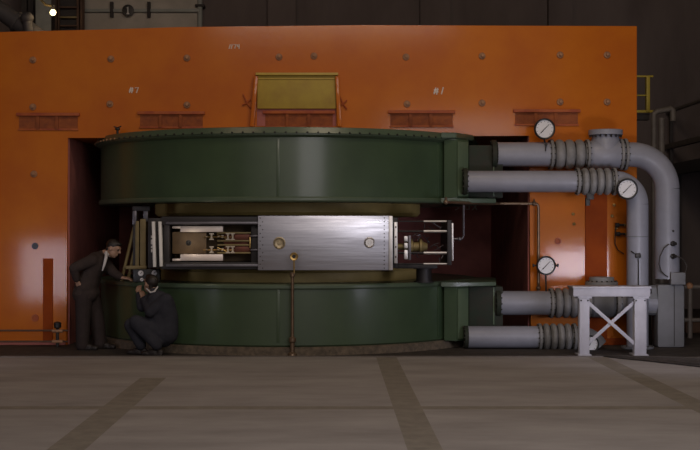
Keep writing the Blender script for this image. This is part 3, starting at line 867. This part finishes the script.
# ------------------------------------------------------------------ the white steel stand
SD = 15.95
st = thing('steel_stand', 'pale grey steel trestle with crossed braces standing in front of the grey pipes', 'stand', (at(612, 0, SD).x, SD - CAMD, 0))
ysf = SD - CAMD
a, b = at(573, 296.5, SD), at(650, 287, SD)
bm = nb()
box2(bm, (a.x, ysf - .02, a.z), (b.x, ysf + .3, b.z), .006)
tb = obj('top_beam', bm, 'stand', st)
part_box('beam_lip', 'stand', tb, (a.x - .01, ysf - .035, b.z - .02), (b.x + .01, ysf + .32, b.z + .008), .004)
bm = nb(); lathe(bm, (b.x + .005, ysf + .1, (a.z + b.z) / 2), (1, 0, 0), [(0, .03), (.035, .03)], 10); obj('end_bolt', bm, 'bolt_dark', tb)
for x0, x1 in ((579.5, 589.5), (634.5, 646.5)):
    A, B = at(x0, 0, SD).x, at(x1, 0, SD).x
    bm = nb()
    box2(bm, (A, ysf, .018), (B, ysf + .012, a.z), .002)            # H-section: two flanges and a web
    box2(bm, (A, ysf + .09, .018), (B, ysf + .102, a.z), .002)
    box2(bm, ((A + B) / 2 - .008, ysf + .006, .018), ((A + B) / 2 + .008, ysf + .1, a.z))
    lg = obj('leg', bm, 'stand', st)
    part_box('base_plate', 'stand', lg, (A - .02, ysf - .03, 0), (B + .02, ysf + .22, .02), .004)
    part_box('cap_plate', 'stand', lg, (A - .02, ysf - .012, a.z - .025), (B + .03, ysf + .2, a.z + .002), .003)
    for sx in (A + .02, B - .02):
        bm = nb(); lathe(bm, (sx, ysf, a.z - .05), (0, -1, 0), [(0, .012), (.012, .01)], 6); obj('leg_bolt', bm, 'bolt_dark', lg)
for (xa, ya), (xb, yb), dy in (((589, 303), (634.5, 343.5), .03), ((589, 343.5), (634.5, 303), .05)):
    p, q = at(xa, ya, SD), at(xb, yb, SD)
    d = q - p
    bm = nb(); bx(bm, (p + q) / 2 + V((0, dy, 0)), (d.length + .06, .012, .042), Matrix.Rotation(-math.atan2(d.z, d.x), 3, 'Y'), .002)
    obj('cross_brace', bm, 'stand', st)

# ------------------------------------------------------------------ small pipework by the left limb
lp = thing('floor_pipework', 'thin rusty pipes with a standing valve along the yoke foot left of the men', 'pipework', (at(57, 0, 17.2).x, -.2, 0))
for y in (330.5, 341.5):
    part_tube('pipe', 'beam_warm', lp, [at(-20, y, 17.2), at(68, y, 17.2)], .013, 8)
part_tube('valve_stem', 'bolt_dark', lp, [at(57.5, 346.5, 17.18), at(57.5, 322, 17.18)], .022, 10)
bm = nb(); p = at(57.5, 325, 17.18); lathe(bm, p, (0, 0, 1), [(-.05, .02), (-.03, .05), (.03, .05), (.045, .02)], 12); obj('valve_body', bm, 'bolt_dark', lp)
for y in (331, 341.5):
    p = at(57.5, y, 17.17)
    bm = nb(); lathe(bm, p + V((-.07, 0, 0)), (1, 0, 0), [(0, .022), (.14, .022)], 10); obj('tee', bm, 'rivet', lp)

# ------------------------------------------------------------------ cables on the floor at the right
cab = nb()
rnd = random.Random(11)
for k in range(16):
    y0 = -2.3 - .14 * (k % 8) + rnd.uniform(-.05, .05)
    z0 = .016 + .026 * (k // 8)
    pts = []
    x = at(rnd.uniform(598, 640), 0, 15.7).x
    y = -1.64 + rnd.uniform(-.05, .02)
    while x < 5.6:
        f = min(1, max(0, (x - 3.3) / 1.1))
        pts.append(V((x, y * (1 - f) + y0 * f + rnd.uniform(-.02, .02), z0 * f + .012 * (1 - f) + rnd.uniform(0, .006))))
        x += .16
    bm = nb()
    tube(bm, pts, .013, 6)
    o = obj('floor_cable', bm, 'cable', origin=(pts[0].x, pts[0].y, 0))
    tag(o, 'black cable in the loose bundle trailing along the floor on the right', 'cable', 'loose black floor cables on the right')
cab.free()

# ------------------------------------------------------------------ behind the yoke
def bw(px, py, y=7.9):
    return at(px, py, CAMD + y)


DB = 7.9
a, b = bw(82, 60), bw(200, -30)
sp = thing('wall_cladding', 'grey cladding panel with a pale rail high on the back wall, left', 'cladding', (a.x, DB, a.z))
part_box('panel', 'siding', sp, (a.x, DB - .06, a.z), (b.x, DB + .08, b.z), .01)
a2, b2 = bw(82, 13.2), bw(200, 10)
part_box('rail', 'sheet', sp, (a2.x, DB - .16, a2.z), (b2.x, DB - .05, b2.z), .01)
for x in (113, 150):
    q = bw(x, 11.5); part_box('rail_clip', 'beam', sp, (q.x - .03, DB - .19, q.z - .14), (q.x + .03, DB - .1, q.z + .16), .006)
sg = thing('number_sign', 'small round sign numbered 1 on the grey cladding', 'sign', bw(129, 12) + V((0, -.2, 0)))
q = bw(129.5, 12) + V((0, -.19, 0))
bm = nb(); lathe(bm, q + V((0, .03, 0)), (0, -1, 0), [(0, .115), (.03, .115), (.034, .10)], 24); obj('disc', bm, 'bolt_dark', sg)
bm = nb(); strokes(bm, q + V((0, -.012, 0)), [[(-.3, -.75), (.3, -.75)], [(0, -.75), (0, .75), (-.25, .45)]], .09, .014)
obj('numeral', bm, 'white', sg)
q = bw(200.5, 0)
wc = thing('wall_conduit', 'pale vertical conduit pipe on the back wall at the end of the cladding', 'conduit', (q.x, DB - .1, 0))
part_tube('pipe', 'sheet', wc, [(q.x, DB - .1, .02), (q.x, DB - .1, 8.9)], .05, 12)
for z in (4.5, 5.9, 7.5):
    part_box('clip', 'beam', wc, (q.x - .09, DB - .16, z), (q.x + .09, DB + .08, z + .05), .005)
# big duct coming down from the upper left
dk = thing('slanting_duct', 'big grey duct slanting down behind the upper left corner of the yoke', 'duct', at(-10, 0, 23))
part_tube('duct', 'duct', dk, [at(-290, -188, 23), at(24, 27, 23), at(60, 52, 23)], .16, 20)
bm = nb(); ball(bm, at(27, 18, 22.7), .12, (1, 1, .9)); tube(bm, [at(27, 18, 22.7), at(30, 60, 22.7)], .08, 14); obj('joint', bm, 'duct', dk)
bm = nb(); lathe(bm, at(16, 21.5, 23), at(24, 27, 23) - at(16, 21.5, 23), [(0, .16), (0, .19), (.05, .19), (.05, .16)], 20); obj('collar', bm, 'duct', dk)
a, b = bw(35.5, 50, 7), bw(51, -3, 7)
o = nb(); box2(o, (a.x, 7.0, a.z), (b.x, 7.05, b.z), .01)
tag(obj('wall_sheet', o, 'sheet', origin=(a.x, 7, a.z)), 'pale sheet hanging behind the yoke beside the lit bulb', 'sheet')
for i, (x0, x1, nm) in enumerate(((22, 34, 'left of the pale sheet'), (56, 60, 'right of the lit bulb'), (77, 83, 'at the end of the grey cladding'))):
    a, b = bw(x0, 0, 7.3), bw(x1, 0, 7.3)
    bm = nb()
    box2(bm, (a.x, 7.25, 0), (b.x, 7.27, 8.95)); box2(bm, (a.x, 7.45, 0), (b.x, 7.47, 8.95)); box2(bm, ((a.x + b.x) / 2 - .01, 7.25, 0), ((a.x + b.x) / 2 + .01, 7.47, 8.95))
    tag(obj('building_column', bm, 'beam' if i == 0 else 'beam_warm', origin=(a.x, 7.3, 0)), 'dark steel building column ' + nm, 'column', 'building columns behind the yoke')
ws = thing('wall_rack', 'rusty rack of flat bars behind the yoke between the bulb and the cladding', 'rack', bw(68, 40, 7.2))
for y in (18, 26.5, 8):
    a, b = bw(60.5, y + .8, 7.3), bw(77.5, y - .8, 7.3); part_box('shelf_bar', 'brass_dark' if y == 18 else 'beam_warm', ws, (a.x, 7.2, a.z), (b.x, 7.32, b.z), .006)
a, b = bw(60.5, 60, 7.35), bw(77.5, -5, 7.35); part_box('back_board', 'beam', ws, (a.x, 7.33, a.z), (b.x, 7.37, b.z))
bl = thing('hanging_bulb', 'bare lit bulb glowing above the left of the yoke', 'lamp', at(53, 12.5, 22.8))
p = at(53, 12.5, 22.8)
bm = nb(); ball(bm, p, .055); obj('bulb', bm, 'bulb', bl)
bm = nb(); lathe(bm, p + V((0, 0, .05)), (0, 0, 1), [(0, .035), (.08, .035), (.09, .02)], 10); obj('socket', bm, 'bolt_dark', bl)
part_tube('cord', 'brass_dark', bl, [p + V((0, 0, .12)), at(46, 5, 22.8), at(38, -3, 22.8), at(30, -40, 22.8)], .022, 8)
# faint pilasters on the dark back wall
for i, (x0, x1) in enumerate(((268, 296), (420, 450), (548, 572))):
    a, b = bw(x0, 0), bw(x1, 0)
    bm = nb(); box2(bm, (a.x, 7.82, 0), (b.x, 8.02, 9)); struct('trim_%d' % (i + 3), bm, 'wall')
# right: yellow guard rail behind the yoke
yr = thing('guard_rail', 'yellow guard rail frame sticking out behind the right edge of the yoke', 'railing', at(645, 112, 20.5))
for y, h in ((76.5, .9), (95.5, .7), (111.5, 1.3)):
    a, b = at(625, y + h, 20.5), at(653 if y != 95.5 else 649, y - h, 20.5)
    part_box('rail', 'yellow_rail', yr, (a.x, a.y - .03, a.z), (b.x, a.y + .03, b.z), .005)
a, b = at(645.8, 112, 20.5), at(649.3, 76, 20.5)
part_box('post', 'yellow_rail', yr, (a.x, a.y - .05, a.z), (b.x, a.y + .05, b.z), .006)
part_box('bracket', 'beam', yr, (at(620, 0, 20.5).x, a.y + .03, a.z - .12), (at(650, 0, 20.5).x, 4.25 if a.y > 4.25 else a.y + .2, a.z - .02))
# right gallery along the side wall
gx = 6.6
gl = thing('side_gallery', 'dark steel gallery with a pipe rail along the right side wall', 'gallery', (gx, 2, 2.4))
zdk = CAMH + (230 - 165) / F * 25.0
part_box('deck', 'beam', gl, (6.55, -4, zdk - .12), (7.7, 7.95, zdk), .01)
part_box('edge_beam', 'conduit', gl, (6.5, -4, zdk + .32), (6.6, 7.95, zdk + .42), .01)
part_box('edge_beam', 'beam', gl, (6.5, -4, zdk - .2), (6.6, 7.95, zdk + .02), .01)
part_tube('hand_rail', 'conduit', gl, [(6.55, -4, zdk + 1.05), (6.55, 7.9, zdk + 1.05)], .035, 10)
for y in (-3, -.2, 2.6, 5.4, 7.6):
    part_box('rail_post', 'beam', gl, (6.52, y - .04, zdk), (6.58, y + .04, zdk + 1.05), .004)
for y in (-3.5, .5, 4.2, 7.6):
    part_box('gallery_post', 'beam', gl, (6.6, y, 0), (6.75, y + .15, zdk - .11), .006)
# conduits standing behind the right riser
for (pts, r, nm) in (([(653.8, 352), (653.8, 118), (653.8, 114)], .045, 'tall grey conduit bent at its top, nearest the yoke edge'),
                     ([(661.5, 352), (661.5, 118)], .05, 'straight grey conduit just right of the bent one'),):
    d = 20.0
    q = at(pts[0][0], 0, d)
    w = [V((q.x, q.y, .01))] + [at(x, y, d) for x, y in pts[1:]]
    if 'bent' in nm and 'straight' not in nm:
        w += [at(657, 111.5, d), at(671, 108.5, d), at(673, 110, d), at(673, 121, d)]
    bm = nb(); tube(bm, w, r, 12)
    tag(obj('wall_conduit', bm, 'conduit', origin=(q.x, q.y, 0)), nm, 'conduit')
rk = thing('pipe_rack', 'dark low rack of thin posts and bars at the far right behind the riser', 'rack', (at(692, 0, 18.6).x, 1.1, 0))
for x in (690, 704):
    q = at(x, 0, 18.6); part_tube('post', 'conduit', rk, [(q.x, 1.1, 0), (q.x, 1.1, at(0, 285, 18.6).z)], .035, 10)
for y in (287, 320):
    part_tube('bar', 'conduit', rk, [at(684, y, 18.6), at(712, y, 18.6)], .03, 10)
p = at(689.5, 286, 18.6); bm = nb(); ball(bm, p, .055); obj('coupling', bm, 'rivet', rk)
a, b = at(684, 352, 19.6), at(720, 322, 19.6)
bm = nb(); box2(bm, (a.x, 2.0, 0), (b.x, 2.6, b.z), .02)
tag(obj('wooden_crate', bm, 'beam_warm', origin=(a.x, 2.3, 0)), 'low brown crate in the shadow at the far right', 'crate')


# ------------------------------------------------------------------ the two men
def fuse(bm, name, m, parent, voxel=.011, smooth=4, label=None, origin=None):
    me = bpy.data.meshes.new('tmp'); bm.to_mesh(me); bm.free()
    o = bpy.data.objects.new('tmp', me); C.objects.link(o)
    r = o.modifiers.new('r', 'REMESH'); r.mode = 'VOXEL'; r.voxel_size = voxel
    s = o.modifiers.new('s', 'SMOOTH'); s.factor = .5; s.iterations = smooth
    dg = bpy.context.evaluated_depsgraph_get()
    me2 = bpy.data.meshes.new_from_object(o.evaluated_get(dg))
    bpy.data.objects.remove(o); bpy.data.meshes.remove(me)
    b2 = nb(); b2.from_mesh(me2); bpy.data.meshes.remove(me2)
    return obj(name, b2, m, parent, origin=origin, sharp=180, label=label)


def limb(bm, pts, rad, seg=14, sq=None):
    """chain of tapering segments with round joints"""
    for i in range(len(pts)):
        ball(bm, pts[i], rad[i], sub=2)
        if i + 1 < len(pts):
            tube(bm, [pts[i], pts[i + 1]], [rad[i], rad[i + 1]], seg)


def hand(bm, w, d, nrm, side, curl=.5, s=1.):
    """palm, four unequal fingers with knuckle bends and a thumb from the side; d points along the hand, nrm out of the palm"""
    d = d.normalized(); nrm = (nrm - d * nrm.dot(d)).normalized(); x = d.cross(nrm).normalized() * side
    for k in range(4):
        base = w + x * ((k - 1.5) * .019 * s)
        limb(bm, [base * .6 + w * .4, base + d * .085 * s], [.016 * s, .0125 * s], 8)
        L = (.066, .075, .07, .055)[k] * s
        p = base + d * .085 * s
        a = 0
        pts = [p]
        for q in (.45, .32, .23):
            a += curl * .8
            p = p + (d * math.cos(a) + nrm * math.sin(a)) * L * q
            pts.append(p)
        limb(bm, pts, [.0105 * s, .0095 * s, .009 * s, .0075 * s], 8)
    b = w + d * .025 * s - x * .028 * s
    limb(bm, [w + d * .015 * s, b + (d * .03 - x * .018 + nrm * .012) * s, b + (d * .055 - x * .02 + nrm * .026) * s], [.016 * s, .0115 * s, .009 * s], 8)


def head(bm, c, f, u):
    """skull, jaw, nose, brow, lips, ears; c is the skull centre"""
    f = f.normalized(); r = f.cross(u).normalized(); u = r.cross(f).normalized()
    R = Matrix((r, f, u)).transposed()
    ball(bm, c + u * .02 - f * .012, .1, (.76, .95, .9), R, 3)
    ball(bm, c - u * .045 + f * .022, .08, (.75, .78, .95), R, 3)
    ball(bm, c - u * .092 + f * .058, .026, (1.1, .8, .7), R, 2)            # chin
    tube(bm, [c + u * .02 + f * .082, c - u * .012 + f * .108, c - u * .026 + f * .098], [.010, .0165, .013], 8)   # nose
    tube(bm, [c + u * .03 + f * .076 - r * .045, c + u * .036 + f * .088, c + u * .03 + f * .076 + r * .045], [.012, .014, .012], 8)   # brow
    for dz in (-.052, -.063):
        tube(bm, [c + u * dz + f * .073 - r * .022, c + u * dz + f * .088, c + u * dz + f * .073 + r * .022], [.006, .009, .006], 8)
    for sgn in (-1, 1):
        ball(bm, c + r * sgn * .078 - f * .008 - u * .012, .03, (.3, .62, 1.05), R, 2)
    return f, r, u


def hair_cap(name, parent, c, f, u, m='hair'):
    f = f.normalized(); r = f.cross(u).normalized(); u = r.cross(f).normalized()
    R = Matrix((r, f, u)).transposed()
    bm = nb()
    ball(bm, c + u * .036 - f * .022, .1, (.80, .95, .86), R, 3)
    ball(bm, c + u * .085 + f * .025, .055, (1.0, 1.15, .5), R, 2)
    ball(bm, c - u * .02 - f * .055, .07, (.92, .6, 1.0), R, 2)
    return fuse(bm, name, m, parent, .009, 3)


def shoe(parent, heel, toe_dir, u=V((0, 0, 1)), s=1.):
    d = toe_dir.normalized()
    bm = nb()
    r = d.cross(u).normalized()
    R = Matrix((r, d, u)).transposed()
    ball(bm, heel + u * .045, .05, (.78, 1.0, .9), R, 2)
    ball(bm, heel + d * .10 + u * .043, .055, (.78, 1.5, .75), R, 2)
    ball(bm, heel + d * .19 + u * .032, .048, (.95, 1.35, .62), R, 2)
    bx(bm, heel + d * .10 + u * .012, (.075, .27, .024), R)
    return fuse(bm, 'shoe', 'shoe', parent, .009, 5)


# standing man, bending forward, one hand on his hip, the other arm reaching to the right
dm = 16.85
def J(px, py, dy=0.):
    return at(px, py, dm + dy)
m1_org = V((J(90, 0).x, dm - CAMD, 0))
hipN, hipF = J(84, 293, -.09), J(90, 293, .09)
knN, knF = J(83, 320, -.10), J(97, 320, .09)
anN, anF = J(82.5, 343.5, -.10), J(100, 342.5, .10)
pel, wai, che, nec = J(87, 286), J(91, 274), J(97, 262), J(104, 254)
shN, shF = J(93, 260, -.17), J(103, 261, .16)
elN, wrN = J(74, 268, -.27), J(77, 281, -.20)
elF, wrF = J(114, 273, .04), J(121.8, 277.5, -.03)
hc = J(113.5, 248.5, -.02)
hf = V((.86, -.22, -.42)).normalized(); hu = V((.42, -.05, .9)).normalized()
bm = nb()
limb(bm, [pel, wai, che], [.115, .105, .12])
limb(bm, [che, nec, hc + V((-.03, 0, -.04))], [.10, .055, .05])
head(bm, hc, hf, hu)
for sh, e, w in ((shN, elN, wrN), (shF, elF, wrF)):
    limb(bm, [che, sh, e, w], [.08, .055, .04, .028])
hand(bm, wrN, V((.35, .35, -.9)), V((.3, 1, .3)), 1, .5)
hand(bm, wrF, V((.9, .0, -.1)), V((.1, .3, -1)), -1, .45)
for h, k, a in ((hipN, knN, anN), (hipF, knF, anF)):
    limb(bm, [pel, h, k, a, a + V((0, 0, -.03))], [.11, .085, .055, .04, .04])
man1 = fuse(bm, 'person', 'skin', None, .0095, 3, origin=m1_org)
tag(man1, 'standing man in a dark brown suit bending forward, one hand on his hip', 'person')
bm = nb()
limb(bm, [pel + V((-.01, -.06, -.02)), wai + V((0, -.06, 0)), che + V((0, -.07, 0)), shN], [.15, .135, .14, .085])
limb(bm, [pel + V((-.01, .06, -.02)), wai + V((0, .06, 0)), che + V((0, .07, 0)), shF], [.15, .135, .14, .085])
limb(bm, [che, nec + V((-.03, 0, -.02))], [.13, .075])
limb(bm, [shN, elN, wrN + (elN - wrN) * .18], [.085, .066, .05])
limb(bm, [shF, elF, wrF + (elF - wrF) * .2], [.085, .064, .05])
limb(bm, [pel + V((-.04, -.06, -.10)), pel + V((.03, -.07, -.09))], [.145, .13])
limb(bm, [pel + V((-.04, .06, -.10)), pel + V((.03, .07, -.09))], [.145, .13])
jk = fuse(bm, 'jacket', 'suit', man1, .012, 4)
bm = nb()
for h, k, a, dx in ((hipN, knN, anN, -.01), (hipF, knF, anF, .01)):
    limb(bm, [pel + V((0, 0, -.03)), h + V((0, 0, -.02)), k, a + V((0, 0, .01)), a + V((0, 0, -.02))], [.135, .118, .097, .088, .09])
fuse(bm, 'trousers', 'trouser', man1, .011, 3)
for a, d in ((anN, V((1, -.18, 0))), (anF, V((1, -.12, 0)))):
    shoe(man1, V((a.x - .03, a.y, 0.002)), d)
# shirt front, tie and collar
bm = nb()
tube(bm, [J(106.3, 251.5, -.10), J(106, 258, -.175), J(104.2, 265, -.20), J(102.3, 271, -.20)], [.018, .022, .018, .010], 10)
tube(bm, [J(105, 252.5, -.085), J(107.5, 254.5, -.06), J(110, 256, .02)], [.026, .024, .02], 10)
fuse(bm, 'shirt', 'shirt', man1, .007, 2, label='white shirt front and collar')
hair_cap('hair', man1, hc, hf, hu)
r_ = hf.cross(hu).normalized(); u_ = r_.cross(hf).normalized()
for s in (-1, 1):
    bm = nb(); ball(bm, hc + hf * .080 + u_ * .012 + r_ * s * .032, .011); obj('eye', bm, 'eye', man1)

# crouching man seen from behind, working at the tank end
dm = 16.1
m2_org = V((J(158, 0).x, dm - CAMD, 0))
pel, wai, che, nec = J(163, 333), J(162.5, 317), J(158, 302, .02), J(154, 292.5, .05)
hipR, hipL = J(166, 334, -.05), J(158, 334, .08)
knR, knL = J(136, 322, -.10), J(131, 325, .06)
anR, anL = J(157, 345, -.16), J(141, 345, .0)
shR, shL = J(166, 300, -.10), J(150, 300, .10)
elR, wrR = J(150.5, 312, -.14), J(143, 298, .16)
elL, wrL = J(142, 307, .12), J(139, 293, .30)
hc = J(150.5, 283.5, .10)
hf = V((-.62, .62, .18)).normalized(); hu = V((-.05, .05, 1)).normalized()
bm = nb()
limb(bm, [pel, wai, che], [.12, .11, .12])
limb(bm, [che, nec, hc + V((.01, -.01, -.04))], [.10, .055, .05])
head(bm, hc, hf, hu)
for sh, e, w in ((shR, elR, wrR), (shL, elL, wrL)):
    limb(bm, [che, sh, e, w], [.08, .055, .04, .028])
hand(bm, wrR, V((-.2, .6, .75)), V((-.3, .5, -.6)), 1, .5)
hand(bm, wrL, V((-.1, .6, .8)), V((.2, .5, -.6)), -1, .5)
for h, k, a in ((hipR, knR, anR), (hipL, knL, anL)):
    limb(bm, [pel, h, k, a], [.12, .09, .06, .042])
man2 = fuse(bm, 'person', 'skin', None, .0095, 3, origin=m2_org)
tag(man2, 'man in a slate blue coverall crouching in front of the lower green coil', 'person')
bm = nb()
limb(bm, [pel + V((.0, 0, .0)), wai, che], [.185, .165, .15])
limb(bm, [hipR + V((.02, 0, 0)), J(168, 318, -.05), J(165, 303, -.07), shR], [.135, .13, .12, .085])
limb(bm, [hipL, J(155, 318, .06), che, shL], [.13, .13, .13, .085])
limb(bm, [che, nec + V((0, 0, -.01))], [.13, .078])
limb(bm, [shR, elR, wrR + (elR - wrR) * .15], [.088, .07, .052])
limb(bm, [shL, elL, wrL + (elL - wrL) * .15], [.088, .066, .05])
for h, k, a in ((hipR, knR, anR), (hipL, knL, anL)):
    limb(bm, [h, k, a], [.13, .09, .07])
fuse(bm, 'coverall', 'coverall', man2, .012, 4)
for a, d in ((anR, V((-1, .25, 0))), (anL, V((-1, .35, 0)))):
    shoe(man2, V((a.x + .04, a.y, 0.002)), d)
bm = nb()
tube(bm, [J(146.5, 288.5, .04), J(150.5, 292.5, -.045), J(154.5, 291.5, -.05), J(158, 286.5, .03)], [.010, .013, .013, .010], 10)
fuse(bm, 'shirt_collar', 'shirt', man2, .007, 2, label='white shirt collar')
hair_cap('hair', man2, hc, hf, hu)
r_ = hf.cross(hu).normalized(); u_ = r_.cross(hf).normalized()
for s in (-1, 1):
    bm = nb(); ball(bm, hc + hf * .080 + u_ * .012 + r_ * s * .032, .011); obj('eye', bm, 'eye', man2)


# ------------------------------------------------------------------ light
def area(name, loc, target, sx, sy, watts, col, spread=180):
    l = bpy.data.lights.new(name, 'AREA')
    l.shape = 'RECTANGLE'; l.size = sx; l.size_y = sy; l.energy = watts; l.color = col; l.spread = math.radians(spread)
    o = bpy.data.objects.new(name, l); C.objects.link(o)
    o.location = loc
    o.rotation_euler = (V(target) - V(loc)).to_track_quat('-Z', 'Y').to_euler()
    return o


WARM = (1., .80, .58)
area('hall_lamp_and_fill', (2.2, -6.0, 8.4), (1.4, .5, 2.5), 2.2, 1.2, 100, WARM)
area('hall_lamp_and_fill', (-3.8, -6.0, 8.4), (-2.5, .5, 2.2), 2.2, 1.2, 36, (1., .64, .44))
area('hall_lamp_and_fill', (0, -15, 8.6), (0, -10, 0), 5, 2, 190, (1., .86, .78))
area('hall_lamp_and_fill', (0, -22, 8.5), (-.5, 0, 1.4), 7, 1.4, 270, (1., .86, .74))  # added fill light behind the camera, brightens the opening
COOL = (.86, .84, 1.)
area('flood_lamp', (-4.95, -5.0, .85), (-4.2, 0, .9), .9, 1.0, 4.5, COOL, 75)
area('flood_lamp', (4.3, -5.0, .85), (3.0, 0, 1.2), 1.1, .7, 10.5, COOL, 75)
area('flood_lamp', (2.7, -12.0, 3.0), (.2, -1, 1.7), 3.0, 2.2, 80, (1., .95, .96))
def point(name, loc, watts, col, r=.05):
    l = bpy.data.lights.new(name, 'POINT'); l.energy = watts; l.color = col; l.shadow_soft_size = r
    o = bpy.data.objects.new(name, l); C.objects.link(o); o.location = loc
point('bulb_light', at(53, 15, 22.6), 5, (1., .72, .4))
point('chamber_lamp', (T(186, 0).x, -1.5, 1.39), .9, (1., .84, .66), .03)
w = bpy.data.worlds.new('hall_air'); scene.world = w; w.use_nodes = True
w.node_tree.nodes['Background'].inputs['Color'].default_value = (1., .90, .86, 1)
w.node_tree.nodes['Background'].inputs['Strength'].default_value = .22

# ------------------------------------------------------------------ camera
cam = bpy.data.cameras.new('camera')
cam.sensor_fit = 'HORIZONTAL'; cam.sensor_width = 36; cam.lens = 36 * F / 700
cam.shift_x = 17 / 700; cam.shift_y = 5 / 700
cam.clip_end = 200
co = bpy.data.objects.new('camera', cam); C.objects.link(co)
co.location = (0, -CAMD, CAMH); co.rotation_euler = (PI / 2, 0, 0)
scene.camera = co
scene.view_settings.view_transform = 'Standard'
scene.view_settings.look = 'None'
scene.view_settings.exposure = 0
scene.view_settings.gamma = 1
scene.view_settings.use_curve_mapping = False
